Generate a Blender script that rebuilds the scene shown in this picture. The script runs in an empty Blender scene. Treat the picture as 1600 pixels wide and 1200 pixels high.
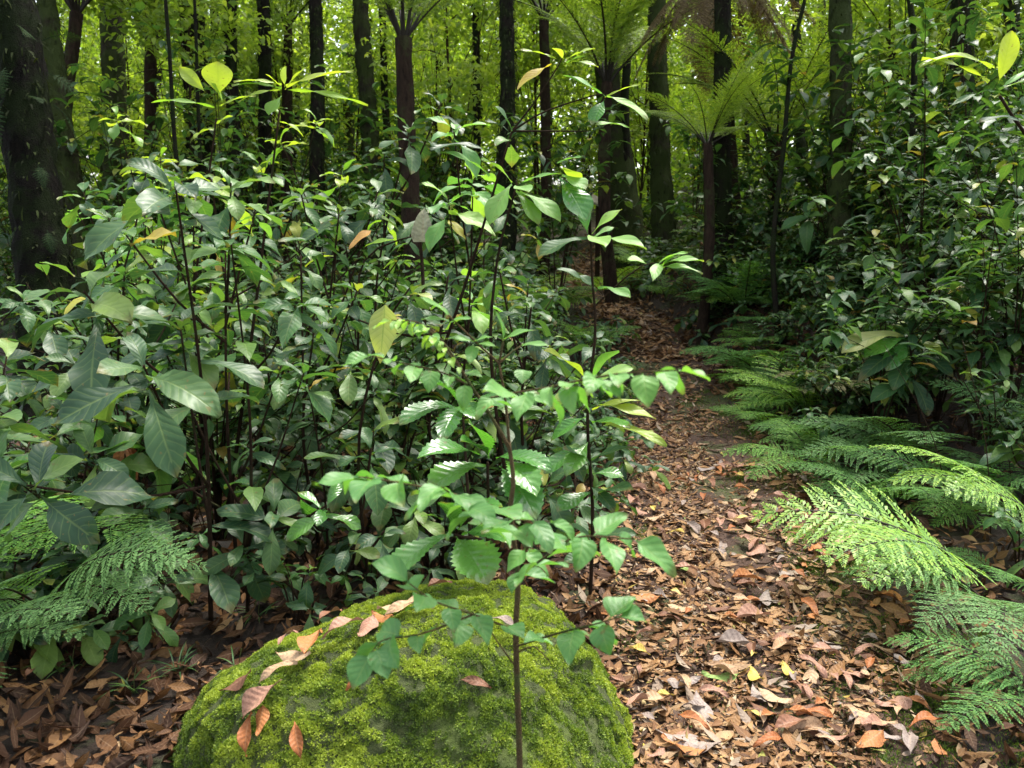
import bpy, math, random
import numpy as np
from mathutils import Vector, Matrix
R = np.random.default_rng(7)
random.seed(7)
rad = math.radians
scene = bpy.context.scene
COL = scene.collection

# ------------------------------------------------------------------ camera model (1600x1200 pixel helpers)
PITCH = rad(10.0); FPX = 1333.0; CAM = np.array([0.0, 0.0, 1.5])
FWD = np.array([0, math.cos(PITCH), -math.sin(PITCH)]); DWN = np.array([0, -math.sin(PITCH), -math.cos(PITCH)]); RGT = np.array([1.0, 0, 0])
def P(px, py, z):
    return CAM + z * (FWD + (px - 800) / FPX * RGT + (py - 600) / FPX * DWN)
def project(p):
    d = np.asarray(p) - CAM; z = d @ FWD
    return 800 + FPX * (d @ RGT) / z, 600 + FPX * (d @ DWN) / z, z

# ------------------------------------------------------------------ terrain
PY = [-8, 0.5, 2.4, 3.8, 6.1, 8.6, 10.5, 13, 17, 22, 30, 60]
PX = [.6, .70, .86, 1.08, 1.30, 1.66, 1.60, 1.05, 1.95, 3.0, 4.0, 6]
def path_x(y): return np.interp(y, PY, PX)
def sstep(a, b, x):
    t = np.clip((x - a) / (b - a), 0, 1); return t * t * (3 - 2 * t)
def H(x, y):
    x = np.asarray(x, float); y = np.asarray(y, float)
    s = np.minimum(y, 34) - 7.2
    h = .062 * (np.sqrt(s * s + .8) + s) - .002
    dx = x - path_x(y)
    h = h + .42 * sstep(.85, 2.3, dx) * sstep(2.6, 6, y) + .34 * sstep(.5, 1.05, dx) * sstep(7.2, 9.2, y) * (1 - sstep(12.5, 15, y)) - .12 * sstep(.8, 3.5, -dx) * sstep(3, 7, y)
    h = h - .045 * np.exp(-(dx / .55) ** 2)
    h = h + .035 * np.sin(1.7 * x + .6 * y) * np.sin(1.3 * y - .5 * x) + .015 * np.sin(4.1 * x) * np.sin(3.7 * y + 1) + .006 * np.sin(11 * x + 3 * y) * np.sin(9 * y)
    return h
def ground_hit(px, py):
    d = FWD + (px - 800) / FPX * RGT + (py - 600) / FPX * DWN
    t = 0.5
    while t < 60:
        p = CAM + d * t
        if p[2] <= H(p[0], p[1]): break
        t += .01
    return p
def on_ground(x, y, dz=0.0): return np.array([x, y, float(H(x, y)) + dz])

# ------------------------------------------------------------------ mesh builder
class MB:
    def __init__(s): s.v = []; s.f4 = []; s.f3 = []; s.r = []; s.u = []; s.t = []; s.n = 0
    def add(s, v, f4=None, f3=None, r=None, u=None, t=None):
        v = np.asarray(v, float).reshape(-1, 3); k = len(v)
        s.v.append(v)
        if f4 is not None and len(f4): s.f4.append(np.asarray(f4, int).reshape(-1, 4) + s.n)
        if f3 is not None and len(f3): s.f3.append(np.asarray(f3, int).reshape(-1, 3) + s.n)
        s.r.append(np.zeros(k) if r is None else np.broadcast_to(np.asarray(r, float), (k,)))
        s.u.append(np.zeros(k) if u is None else np.broadcast_to(np.asarray(u, float), (k,)))
        s.t.append(np.zeros(k) if t is None else np.broadcast_to(np.asarray(t, float), (k,)))
        s.n += k
    def mesh(s, name, mat, smooth=True):
        v = np.concatenate(s.v); me = bpy.data.meshes.new(name)
        f4 = np.concatenate(s.f4) if s.f4 else np.zeros((0, 4), int); f3 = np.concatenate(s.f3) if s.f3 else np.zeros((0, 3), int)
        me.vertices.add(len(v)); me.vertices.foreach_set('co', v.astype(np.float32).ravel())
        nl = len(f4) * 4 + len(f3) * 3
        me.loops.add(nl); me.loops.foreach_set('vertex_index', np.concatenate([f4.ravel(), f3.ravel()]).astype(np.int32))
        me.polygons.add(len(f4) + len(f3))
        tot = np.concatenate([np.full(len(f4), 4), np.full(len(f3), 3)]).astype(np.int32)
        me.polygons.foreach_set('loop_start', (np.cumsum(tot) - tot).astype(np.int32))
        me.polygons.foreach_set('use_smooth', np.full(len(tot), smooth))
        for nm, a in (('rnd', s.r), ('lu', s.u), ('lt', s.t)):
            at = me.attributes.new(nm, 'FLOAT', 'POINT'); at.data.foreach_set('value', np.concatenate(a).astype(np.float32))
        me.update(calc_edges=True); me.validate()
        if mat: me.materials.append(mat)
        return me
    def obj(s, name, mat, parent=None, smooth=True):
        return link(name, s.mesh(name, mat, smooth), parent)
def link(name, me, parent=None):
    o = bpy.data.objects.new(name, me); COL.objects.link(o)
    if parent is not None: o.parent = parent
    return o
def tag(o, label=None, cat=None, group=None, kind=None):
    for k, v in (('label', label), ('category', cat), ('group', group), ('kind', kind)):
        if v: o[k] = v
    return o
def thing(name, loc, label, cat, group=None, rz=0):
    o = bpy.data.objects.new(name, None); COL.objects.link(o); o.location = Vector(loc); o.rotation_euler = (0, 0, rz); o.empty_display_size = .1
    return tag(o, label, cat, group)
def dup(root, loc, rz, sc=1.0, tilt=(0, 0)):
    r = root.copy(); COL.objects.link(r); r.location = Vector(loc); r.rotation_euler = (tilt[0], tilt[1], rz); r.scale = (sc, sc, sc)
    for ch in list(root.children):
        c = ch.copy(); COL.objects.link(c); c.parent = r
    return r
def unit(a): a = np.asarray(a, float); return a / np.maximum(np.linalg.norm(a, axis=-1, keepdims=True), 1e-9)

# ------------------------------------------------------------------ leaves, tubes, fronds
def prof(kind, t):
    if kind == 'ovate': w = np.sin(np.pi * np.clip(t, 0, 1) ** .62) ** .9
    elif kind == 'obovate': w = np.sin(np.pi * np.clip(t, 0, 1) ** 1.45) ** .85
    elif kind == 'lance': w = np.sin(np.pi * np.clip(t, 0, 1) ** .85) ** 1.15
    elif kind == 'heart': w = np.sin(np.pi * np.clip(t * .93 + .07, 0, 1) ** .5) ** .8
    else: w = np.sin(np.pi * t) ** .8
    return w
def tpl(kind, nu=5, nv=9, pet=.07, teeth=0.0):
    tt = np.linspace(0, 1, nv); uu = np.linspace(-1, 1, nu)
    T, U = np.meshgrid(tt, uu, indexing='ij')
    w = prof(kind, np.clip((T - pet) / (1 - pet), 0, 1)); w = np.maximum(w, .03)
    if teeth: w = w * (1 + teeth * np.where(np.arange(nv) % 2 == 0, 1, -1)[:, None] * (np.abs(U) > .9))
    i = np.arange(nv - 1)[:, None] * nu + np.arange(nu - 1)[None, :]
    f = np.stack([i, i + 1, i + nu + 1, i + nu], -1).reshape(-1, 4)
    return U.ravel(), T.ravel(), w.ravel(), f
TPL = {}
def get_tpl(*a):
    if a not in TPL: TPL[a] = tpl(*a)
    return TPL[a]
def leaves(mb, P0, D, U, L, W, K=.6, fold=.25, wave=.03, r=None, kind='obovate', nu=5, nv=9, pet=.07, teeth=0.0):
    P0 = np.asarray(P0, float).reshape(-1, 3); n = len(P0)
    b = lambda a: np.broadcast_to(np.asarray(a, float), (n,))[:, None]
    D = unit(np.broadcast_to(D, (n, 3))); U = np.broadcast_to(U, (n, 3)).astype(float)
    S = np.cross(D, U); bad = np.linalg.norm(S, axis=1) < 1e-3; S[bad] = np.cross(D[bad], np.array([1., .2, .1])); S = unit(S); N = np.cross(S, D)
    u, t, w, f = get_tpl(kind, nu, nv, pet, teeth)
    L, W, K, fold, wave = b(L), b(W), b(K), b(fold), b(wave)
    K = np.where(np.abs(K) < .02, .02, K)
    th = K * t; y = L * np.sin(th) / K; z = -L * (1 - np.cos(th)) / K
    x = u * w * W / 2
    ph = R.random((n, 1)) * 6.28
    lift = fold * np.abs(x) + wave * L * np.sin(9 * t + ph + 1.5 * u) * np.abs(u)
    d, s_, nn = D[:, None, :], S[:, None, :], N[:, None, :]
    nt = np.cos(th)[..., None] * nn + np.sin(th)[..., None] * d
    v = P0[:, None, :] + y[..., None] * d + z[..., None] * nn + x[..., None] * s_ + lift[..., None] * nt
    m = len(u)
    F = (f[None] + (np.arange(n) * m)[:, None, None]).reshape(-1, 4)
    r = R.random(n) if r is None else np.broadcast_to(np.asarray(r, float), (n,))
    mb.add(v.reshape(-1, 3), f4=F, r=np.repeat(r, m), u=np.tile(u, n), t=np.tile(t, n))
def tube(mb, pts, radii, sides=6, r=.5, rough=0.0, cap=False):
    pts = np.asarray(pts, float); n = len(pts); radii = np.broadcast_to(np.asarray(radii, float), (n,))
    tan = unit(np.gradient(pts, axis=0)); ref = np.array([.31, .95, .05]) if abs(tan[0][2]) > .5 else np.array([0, 0, 1.])
    A = unit(np.cross(tan, ref)); B = np.cross(tan, A)
    a = np.arange(sides) / sides * 2 * np.pi
    rr = radii[:, None] * (1 + rough * (R.random((n, sides)) - .5))
    v = pts[:, None] + rr[..., None] * (np.cos(a)[None, :, None] * A[:, None] + np.sin(a)[None, :, None] * B[:, None])
    i = np.arange(n - 1)[:, None] * sides; j = np.arange(sides)[None]
    f = np.stack([i + j, i + (j + 1) % sides, i + sides + (j + 1) % sides, i + sides + j], -1).reshape(-1, 4)
    vv = np.concatenate([v.reshape(-1, 3), pts[-1:]]); k = n * sides
    f3 = [[(n - 1) * sides + q, (n - 1) * sides + (q + 1) % sides, k] for q in range(sides)]
    mb.add(vv, f4=f, f3=f3, r=r, u=np.concatenate([np.tile(a / 6.28, n), [0]]), t=np.concatenate([np.repeat(np.linspace(0, 1, n), sides), [1]]))
def curve(pts, n=12):
    pts = np.asarray(pts, float)
    if len(pts) == 2: return pts[0] + (pts[1] - pts[0]) * np.linspace(0, 1, n)[:, None]
    p = np.vstack([2 * pts[0] - pts[1], pts, 2 * pts[-1] - pts[-2]]); out = []
    m = len(pts) - 1
    for q in np.linspace(0, m - 1e-6, n):
        i = int(q); t = q - i; a, b, c, d = p[i], p[i + 1], p[i + 2], p[i + 3]
        out.append(.5 * (2 * b + (c - a) * t + (2 * a - 5 * b + 4 * c - d) * t * t + (3 * b - a - 3 * c + d) * t ** 3))
    return np.array(out)
def rosette(mb, C, A, n, L, W=.38, lo=-.25, hi=.75, K=.7, kind='obovate', r=None, nu=5, nv=9, teeth=0.0, fold=.25, ph=None):
    A = unit(A); X = unit(np.cross(A, [.3, .9, .2])); Y = np.cross(A, X)
    ph = R.random() * 6.28 if ph is None else ph
    k = np.arange(n); a = ph + k * 2.39996 + R.normal(0, .2, n)
    e = lo + (hi - lo) * (k / max(n - 1, 1)) + R.normal(0, .12, n)
    D = np.cos(e)[:, None] * (np.cos(a)[:, None] * X + np.sin(a)[:, None] * Y) + np.sin(e)[:, None] * A
    Ln = L * (1.05 - .45 * (k / max(n - 1, 1))) * (.8 + .4 * R.random(n))
    C = np.asarray(C)[None] - A[None] * (L * .35 * (1 - k / max(n, 1)))[:, None]
    leaves(mb, C, D, A[None] + R.normal(0, .12, (n, 3)), Ln, Ln * W * (.85 + .3 * R.random(n)), K * (.5 + R.random(n)), fold, .03 + .035 * R.random(n), r if r is None else np.clip(np.asarray(r) + R.normal(0, .1, n), 0, 1), kind, nu, nv, .07, teeth)
def frond_mesh(name, mat, L=1.0, W=.36, pairs=20, K=.9, peak=.22, seed=1, pinn=13, droop=.55, stalk=.22):
    g = np.random.default_rng(seed); V = []; Rn = []; T = []
    ys = stalk + (1 - stalk) * (np.linspace(0, 1, pairs + 1)[:-1]) ** .95
    axes = []
    for i, y in enumerate(ys):
        t = (y - stalk) / (1 - stalk)
        ln = W * (np.minimum(1, .45 + .55 * t / peak) if t < peak else ((1 - t) / (1 - peak)) ** .85) + .012
        for sd in (-1, 1):
            fi = rad(20 + 22 * t + g.normal(0, 3)); ax = np.array([sd * math.cos(fi), math.sin(fi)]); pr = np.array([-ax[1], ax[0]])
            l = ln * (.92 + .16 * g.random()); o = np.array([0, y + g.normal(0, .003)])
            np_ = max(6, int(pinn * (.35 + .65 * l / W))); rr = (np.arange(np_) + .4) / np_ * l; sp = l / np_
            p0 = min(.5 * (1 - stalk) / pairs, l * .36)
            for rj in rr:
                q = rj / l; pl = p0 * (1 - q) ** .85 * (.8 if q < .08 else 1) + .003
                for s2 in (-1, 1):
                    dd = ax * .45 + pr * s2 * .9; b = o + ax * rj; c = b + dd * pl * .5; wv = ax * sp * .5
                    V.append([b - wv * 1.1, b + dd * pl * .8 - wv * .85, b + dd * pl + wv * .25, b + dd * pl * .62 + wv * 1.0]); T.append([0, .4, 1, .4]); Rn.append(g.random())
            axes.append((o, o + ax * l))
    V = np.array(V); n = len(V)
    flat = V.reshape(-1, 2); r = np.repeat(np.array(Rn), 4); t = np.array(T).ravel()
    F = np.arange(n * 4).reshape(-1, 4)
    def warp(xy, lift=0.0):
        x, y = xy[:, 0], xy[:, 1]; th = K * y ** 1.3 + .0
        # rachis: rises then arches over
        yy = np.linspace(0, 1.15, 200); tt = .95 - 1.9 * K * yy ** 1.1 * .75
        cy = np.cumsum(np.cos(tt)) * (yy[1]); cz = np.cumsum(np.sin(tt)) * yy[1]
        py, pz, a = np.interp(y, yy, cy), np.interp(y, yy, cz), np.interp(y, yy, tt)
        z = -droop * x * x + .05 * np.abs(x) + lift
        return np.stack([x, py - z * np.sin(a), pz + z * np.cos(a)], -1) * L
    mb = MB(); wv = warp(flat); wv += g.normal(0, .0015 * L, wv.shape)
    mb.add(wv, f4=F, r=r, u=np.zeros(len(r)), t=t)
    rp = warp(np.stack([np.zeros(16), np.linspace(0, 1, 16)], -1), -.002)
    tube(mb, rp, L * np.linspace(.0085, .0015, 16), 5, r=-1)
    for a, b in axes:
        q = warp(np.array([a, a + (b - a) * .5, b]), .0015); s_ = np.array([0, .002 * L, 0])
        mb.add(np.array([q[0] - s_, q[0] + s_, q[1] + s_ * .7, q[1] - s_ * .7, q[2]]), f4=[[0, 1, 2, 3]], f3=[[3, 2, 4]], r=.15)
    return mb.mesh(name, mat)

# ------------------------------------------------------------------ materials
def new_mat(name):
    m = bpy.data.materials.new(name); m.use_nodes = True; nt = m.node_tree; nt.nodes.clear()
    return m, nt.nodes, nt.links
def N(nodes, t, **kw):
    n = nodes.new(t)
    for k, v in kw.items():
        if k.startswith('i_'): n.inputs[k[2:].replace('_', ' ')].default_value = v
        elif k.startswith('n'): pass
        else: setattr(n, k, v)
    return n
def math_(nodes, links, op, a, b=None):
    n = nodes.new('ShaderNodeMath'); n.operation = op
    for i, x in enumerate((a, b)):
        if x is None: continue
        if isinstance(x, (int, float)): n.inputs[i].default_value = x
        else: links.new(x, n.inputs[i])
    return n.outputs[0]
def ramp(nodes, links, fac, stops, interp='LINEAR'):
    n = nodes.new('ShaderNodeValToRGB'); cr = n.color_ramp; cr.interpolation = interp
    while len(cr.elements) > 1: cr.elements.remove(cr.elements[-1])
    cr.elements[0].position = stops[0][0]; cr.elements[0].color = (*stops[0][1], 1)
    for p, c in stops[1:]:
        e = cr.elements.new(p); e.color = (*c, 1)
    links.new(fac, n.inputs[0]); return n.outputs[0]
def mixc(nodes, links, fac, a, b, mode='MIX'):
    n = nodes.new('ShaderNodeMix'); n.data_type = 'RGBA'; n.blend_type = mode
    for i, x in ((0, fac), (6, a), (7, b)):
        if isinstance(x, (int, float)): n.inputs[i].default_value = x
        elif isinstance(x, tuple): n.inputs[i].default_value = (*x, 1)
        else: links.new(x, n.inputs[i])
    return n.outputs[2]
def attr(nodes, nm): 
    n = nodes.new('ShaderNodeAttribute'); n.attribute_name = nm; return n.outputs['Fac']
def noise(nodes, links, scale, detail=4, rough=.6, vec=None, dist=0):
    n = nodes.new('ShaderNodeTexNoise'); n.inputs['Scale'].default_value = scale; n.inputs['Detail'].default_value = detail; n.inputs['Roughness'].default_value = rough; n.inputs['Distortion'].default_value = dist
    if vec is None:
        tc = nodes.new('ShaderNodeTexCoord'); vec = tc.outputs['Object']
    links.new(vec, n.inputs['Vector']); return n.outputs['Fac']
def leaf_mat(name, stops, veins=True, rough=.38, transl=.35, nveins=9, veincol=(.35, .45, .12), veinamt=.22, bump=.16, spec=.5, tcol=1.25, blotch=.25, blotchcol=None):
    m, nd, lk = new_mat(name)
    c = ramp(nd, lk, attr(nd, 'rnd'), stops)
    nz = noise(nd, lk, 14, 3)
    spot = math_(nd, lk, 'MULTIPLY', ramp(nd, lk, nz, [(.5, (0, 0, 0)), (.72, (1, 1, 1))]), blotch)
    bc = blotchcol or tuple(x * .45 for x in stops[0][1])
    c = mixc(nd, lk, spot, c, bc)
    sp = math_(nd, lk, 'MULTIPLY', ramp(nd, lk, noise(nd, lk, 55, 2), [(.66, (0, 0, 0)), (.71, (1, 1, 1))]), .6 if blotch > .1 else .0)
    edge = math_(nd, lk, 'MULTIPLY', ramp(nd, lk, math_(nd, lk, 'ADD', math_(nd, lk, 'MULTIPLY', attr(nd, 'lt'), .62), math_(nd, lk, 'MULTIPLY', noise(nd, lk, 9, 3), .5)), [(.80, (0, 0, 0)), (.88, (1, 1, 1))]), .55 if blotch > .1 else .0)
    c = mixc(nd, lk, math_(nd, lk, 'MAXIMUM', sp, edge), c, (.16, .11, .03))
    pr = N(nd, 'ShaderNodeBsdfPrincipled')
    if veins:
        u = math_(nd, lk, 'ABSOLUTE', attr(nd, 'lu')); t = attr(nd, 'lt')
        ph = math_(nd, lk, 'SUBTRACT', math_(nd, lk, 'MULTIPLY', t, nveins), math_(nd, lk, 'MULTIPLY', u, 1.6))
        sv = math_(nd, lk, 'SINE', math_(nd, lk, 'MULTIPLY', ph, 6.2832))
        side = math_(nd, lk, 'POWER', math_(nd, lk, 'MAXIMUM', sv, 0.0), 10.0)
        mid = math_(nd, lk, 'SUBTRACT', 1.0, math_(nd, lk, 'MINIMUM', math_(nd, lk, 'MULTIPLY', u, 11.0), 1.0))
        v = math_(nd, lk, 'MULTIPLY', math_(nd, lk, 'MAXIMUM', math_(nd, lk, 'MULTIPLY', side, .55), mid), veinamt)
        c = mixc(nd, lk, v, c, veincol)
        b = nd.new('ShaderNodeBump'); b.inputs['Strength'].default_value = bump; b.inputs['Distance'].default_value = .004
        h = math_(nd, lk, 'SUBTRACT', math_(nd, lk, 'MULTIPLY', sv, -.5), math_(nd, lk, 'MULTIPLY', mid, 1.2))
        h = math_(nd, lk, 'ADD', h, math_(nd, lk, 'MULTIPLY', nz, .8))
        lk.new(h, b.inputs['Height']); lk.new(b.outputs[0], pr.inputs['Normal'])
    lk.new(c, pr.inputs['Base Color'])
    rr = math_(nd, lk, 'ADD', math_(nd, lk, 'MULTIPLY', noise(nd, lk, 30, 2), .3), rough - .15)
    lk.new(rr, pr.inputs['Roughness']); pr.inputs['Specular IOR Level'].default_value = spec
    tr = nd.new('ShaderNodeBsdfTranslucent'); tc = mixc(nd, lk, 1.0, c, (tcol * 1.02, tcol * 1.05, tcol * .42), 'MULTIPLY'); lk.new(tc, tr.inputs['Color'])
    mx = nd.new('ShaderNodeMixShader'); mx.inputs[0].default_value = transl
    lk.new(pr.outputs[0], mx.inputs[1]); lk.new(tr.outputs[0], mx.inputs[2])
    o = nd.new('ShaderNodeOutputMaterial'); lk.new(mx.outputs[0], o.inputs['Surface'])
    return m
def bark_mat(name, dark, light, moss, mossamt=.5, scale=9):
    m, nd, lk = new_mat(name)
    tc = nd.new('ShaderNodeTexCoord'); mp = nd.new('ShaderNodeMapping'); mp.inputs['Scale'].default_value = (1, 1, .22); lk.new(tc.outputs['Object'], mp.inputs[0])
    a = noise(nd, lk, scale * 1.6, 6, .7, mp.outputs[0], .6); b2 = noise(nd, lk, scale * .35, 5, .65); c2 = noise(nd, lk, scale * 9, 3, .6)
    c = ramp(nd, lk, a, [(.3, dark), (.7, light)])
    ms = ramp(nd, lk, math_(nd, lk, 'ADD', b2, math_(nd, lk, 'MULTIPLY', c2, .25)), [(.70 - mossamt * .28, (0, 0, 0)), (.84 - mossamt * .28, (1, 1, 1))])
    c = mixc(nd, lk, math_(nd, lk, 'MULTIPLY', ms, .85), c, moss)
    pr = N(nd, 'ShaderNodeBsdfPrincipled'); lk.new(c, pr.inputs['Base Color']); pr.inputs['Roughness'].default_value = .9; pr.inputs['Specular IOR Level'].default_value = .08
    bp = nd.new('ShaderNodeBump'); bp.inputs['Strength'].default_value = 1.0; bp.inputs['Distance'].default_value = .06
    lk.new(math_(nd, lk, 'ADD', a, math_(nd, lk, 'MULTIPLY', c2, .5)), bp.inputs['Height']); lk.new(bp.outputs[0], pr.inputs['Normal'])
    o = nd.new('ShaderNodeOutputMaterial'); lk.new(pr.outputs[0], o.inputs['Surface'])
    return m
def soil_mat(name, a, b, moss, mossamt):
    m, nd, lk = new_mat(name)
    n1 = noise(nd, lk, 3.0, 8, .7); n2 = noise(nd, lk, 40, 6, .75); n3 = noise(nd, lk, 1.7, 5, .6)
    c = ramp(nd, lk, math_(nd, lk, 'ADD', math_(nd, lk, 'MULTIPLY', n1, .5), math_(nd, lk, 'MULTIPLY', n2, .5)), [(.35, a), (.65, b)])
    ms = ramp(nd, lk, math_(nd, lk, 'ADD', n3, math_(nd, lk, 'MULTIPLY', n2, .2)), [(.72 - mossamt, (0, 0, 0)), (.78 - mossamt, (1, 1, 1))])
    c = mixc(nd, lk, math_(nd, lk, 'MULTIPLY', ms, .8), c, moss)
    pr = N(nd, 'ShaderNodeBsdfPrincipled'); lk.new(c, pr.inputs['Base Color']); pr.inputs['Roughness'].default_value = .9
    bp = nd.new('ShaderNodeBump'); bp.inputs['Strength'].default_value = 1; bp.inputs['Distance'].default_value = .03
    lk.new(n2, bp.inputs['Height']); lk.new(bp.outputs[0], pr.inputs['Normal'])
    o = nd.new('ShaderNodeOutputMaterial'); lk.new(pr.outputs[0], o.inputs['Surface'])
    return m
M = {}
M['dark'] = leaf_mat('dark_leaf', [(0, (.022, .06, .026)), (.5, (.045, .105, .038)), (.85, (.075, .15, .04)), (.965, (.15, .24, .045)), (.985, (.34, .3, .05)), (1, (.26, .12, .04))], rough=.46, transl=.33, spec=.35, blotch=.35)
M['mid'] = leaf_mat('mid_leaf', [(0, (.03, .085, .03)), (.6, (.06, .15, .04)), (.97, (.14, .25, .05)), (.988, (.36, .34, .05)), (1, (.3, .14, .04))], rough=.46, transl=.4, spec=.35)
M['glossy'] = leaf_mat('glossy_leaf', [(0, (.05, .16, .03)), (.6, (.08, .24, .04)), (1, (.15, .32, .05))], rough=.27, transl=.4, nveins=9, bump=.25, veincol=(.2, .38, .1), spec=.7, blotch=.12)
M['young'] = leaf_mat('young_leaf', [(0, (.12, .26, .04)), (.5, (.2, .36, .04)), (1, (.34, .42, .05))], rough=.42, transl=.5, veincol=(.12, .22, .03), blotch=.15)
M['sap'] = leaf_mat('sapling_leaf', [(0, (.09, .24, .06)), (.6, (.15, .34, .07)), (1, (.27, .44, .07))], rough=.5, transl=.42, nveins=6, veinamt=.25, blotch=.12)
M['pale'] = leaf_mat('pale_leaf', [(0, (.3, .38, .1)), (1, (.4, .42, .14))], rough=.5, transl=.5, veincol=(.12, .22, .04), veinamt=.6)
M['yellow'] = leaf_mat('yellow_leaf', [(0, (.4, .4, .05)), (1, (.55, .42, .05))], rough=.5, transl=.45, blotch=.6, blotchcol=(.3, .13, .03))
M['rust'] = leaf_mat('rust_leaf', [(0, (.42, .18, .05)), (1, (.5, .3, .07))], rough=.55, transl=.4)
M['small'] = leaf_mat('shrub_leaf', [(0, (.02, .06, .022)), (.55, (.045, .115, .03)), (.85, (.1, .2, .04)), (.96, (.2, .3, .05)), (.98, (.36, .32, .05)), (1, (.26, .12, .04))], rough=.42, transl=.33, spec=.4, nveins=7, blotch=.3)
M['under'] = leaf_mat('understorey_leaf', [(0, (.1, .18, .03)), (.5, (.26, .37, .05)), (1, (.46, .54, .1))], veins=False, rough=.5, transl=.55, blotch=.1)  # ramp brightened so background light sits in the leaf colour
M['canopy'] = leaf_mat('canopy_leaf', [(0, (.03, .07, .018)), (.6, (.07, .13, .025)), (1, (.14, .2, .03))], veins=False, rough=.45, transl=.45, blotch=.1)
M['far'] = leaf_mat('far_leaf', [(0, (.14, .24, .035)), (.5, (.34, .47, .08)), (.85, (.54, .63, .16)), (1, (.72, .76, .34))], veins=False, rough=.6, transl=.66, blotch=.05)  # raised leaf colours carry the sunlight of the far background
M['fernd'] = leaf_mat('fern_dark', [(0, (.03, .022, .012)), (.03, (.055, .15, .035)), (.6, (.09, .22, .05)), (1, (.14, .28, .06))], veins=False, spec=.2, rough=.6, transl=.35)
M['fernb'] = leaf_mat('fern_bright', [(0, (.03, .022, .012)), (.03, (.14, .3, .04)), (.6, (.23, .42, .05)), (1, (.33, .48, .07))], veins=False, rough=.5, transl=.45, blotch=.05)
M['ferng'] = leaf_mat('fern_grey', [(0, (.03, .022, .012)), (.03, (.085, .19, .055)), (1, (.15, .28, .09))], veins=False, rough=.6, transl=.35, spec=.2)
M['fernm'] = leaf_mat('fern_mid', [(0, (.03, .022, .012)), (.03, (.08, .2, .04)), (.6, (.13, .28, .05)), (1, (.2, .35, .07))], veins=False, rough=.6, transl=.4, spec=.2, blotch=.15)
M['ferno'] = leaf_mat('fern_olive', [(0, (.03, .022, .012)), (.03, (.16, .17, .06)), (1, (.24, .22, .09))], veins=False, rough=.6, transl=.35)
M['deadfrond'] = leaf_mat('dead_frond', [(0, (.1, .065, .025)), (1, (.2, .14, .06))], veins=False, rough=.8, transl=.2)
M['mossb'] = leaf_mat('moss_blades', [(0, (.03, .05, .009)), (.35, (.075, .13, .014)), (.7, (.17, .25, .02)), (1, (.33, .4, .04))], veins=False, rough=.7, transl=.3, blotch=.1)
M['stem'] = bark_mat('stem_bark', (.022, .014, .009), (.085, .05, .03), (.05, .06, .02), .15, 40)
M['greenstem'] = bark_mat('green_stem', (.12, .16, .05), (.25, .3, .1), (.14, .1, .05), .2, 40)
M['sapstem'] = bark_mat('sapling_stem', (.11, .075, .035), (.24, .17, .085), (.12, .15, .05), .3, 40)
M['bark'] = bark_mat('dark_bark', (.004, .0035, .0025), (.022, .017, .012), (.015, .024, .006), .55)
M['mossbark'] = bark_mat('mossy_bark', (.014, .012, .008), (.05, .043, .026), (.04, .058, .014), .8)
M['fibre'] = bark_mat('tree_fern_bark', (.014, .009, .006), (.06, .038, .024), (.05, .06, .02), .2, 16)
M['soil'] = soil_mat('forest_soil', (.012, .007, .004), (.055, .03, .016), (.04, .055, .012), .08)
M['pathsoil'] = soil_mat('path_soil', (.035, .018, .01), (.11, .055, .03), (.07, .085, .02), .1)
M['rock'] = soil_mat('boulder_moss_base', (.026, .04, .008), (.085, .105, .018), (.09, .13, .014), .04)
M['trunkmoss'] = leaf_mat('trunk_moss', [(0, (.012, .016, .006)), (.6, (.035, .05, .012)), (1, (.09, .13, .025))], veins=False, rough=.8, transl=.25, spec=.1, blotch=.1)
M['board'] = bark_mat('weathered_board', (.3, .27, .2), (.48, .44, .34), (.2, .2, .1), .1, 12)
def litter_mat(name, stops, rough=.65):
    m, nd, lk = new_mat(name)
    c = ramp(nd, lk, attr(nd, 'rnd'), stops, 'LINEAR')
    nz = noise(nd, lk, 22, 4, .65)
    c = mixc(nd, lk, math_(nd, lk, 'MULTIPLY', ramp(nd, lk, nz, [(.45, (0, 0, 0)), (.7, (1, 1, 1))]), .55), c, (.06, .032, .02))
    u = math_(nd, lk, 'ABSOLUTE', attr(nd, 'lu'))
    mid = math_(nd, lk, 'SUBTRACT', 1.0, math_(nd, lk, 'MINIMUM', math_(nd, lk, 'MULTIPLY', u, 9.0), 1.0))
    c = mixc(nd, lk, math_(nd, lk, 'MULTIPLY', mid, .3), c, (.4, .27, .16))
    pr = N(nd, 'ShaderNodeBsdfPrincipled'); lk.new(c, pr.inputs['Base Color']); pr.inputs['Roughness'].default_value = rough; pr.inputs['Specular IOR Level'].default_value = .22
    b = nd.new('ShaderNodeBump'); b.inputs['Strength'].default_value = .2; b.inputs['Distance'].default_value = .004
    sv = math_(nd, lk, 'SINE', math_(nd, lk, 'MULTIPLY', math_(nd, lk, 'SUBTRACT', math_(nd, lk, 'MULTIPLY', attr(nd, 'lt'), 8.0), u), 6.28))
    lk.new(math_(nd, lk, 'ADD', sv, math_(nd, lk, 'MULTIPLY', nz, 2.0)), b.inputs['Height']); lk.new(b.outputs[0], pr.inputs['Normal'])
    tr = nd.new('ShaderNodeBsdfTranslucent'); lk.new(c, tr.inputs['Color']); mx = nd.new('ShaderNodeMixShader'); mx.inputs[0].default_value = .12
    lk.new(pr.outputs[0], mx.inputs[1]); lk.new(tr.outputs[0], mx.inputs[2])
    o = nd.new('ShaderNodeOutputMaterial'); lk.new(mx.outputs[0], o.inputs['Surface'])
    return m
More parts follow.
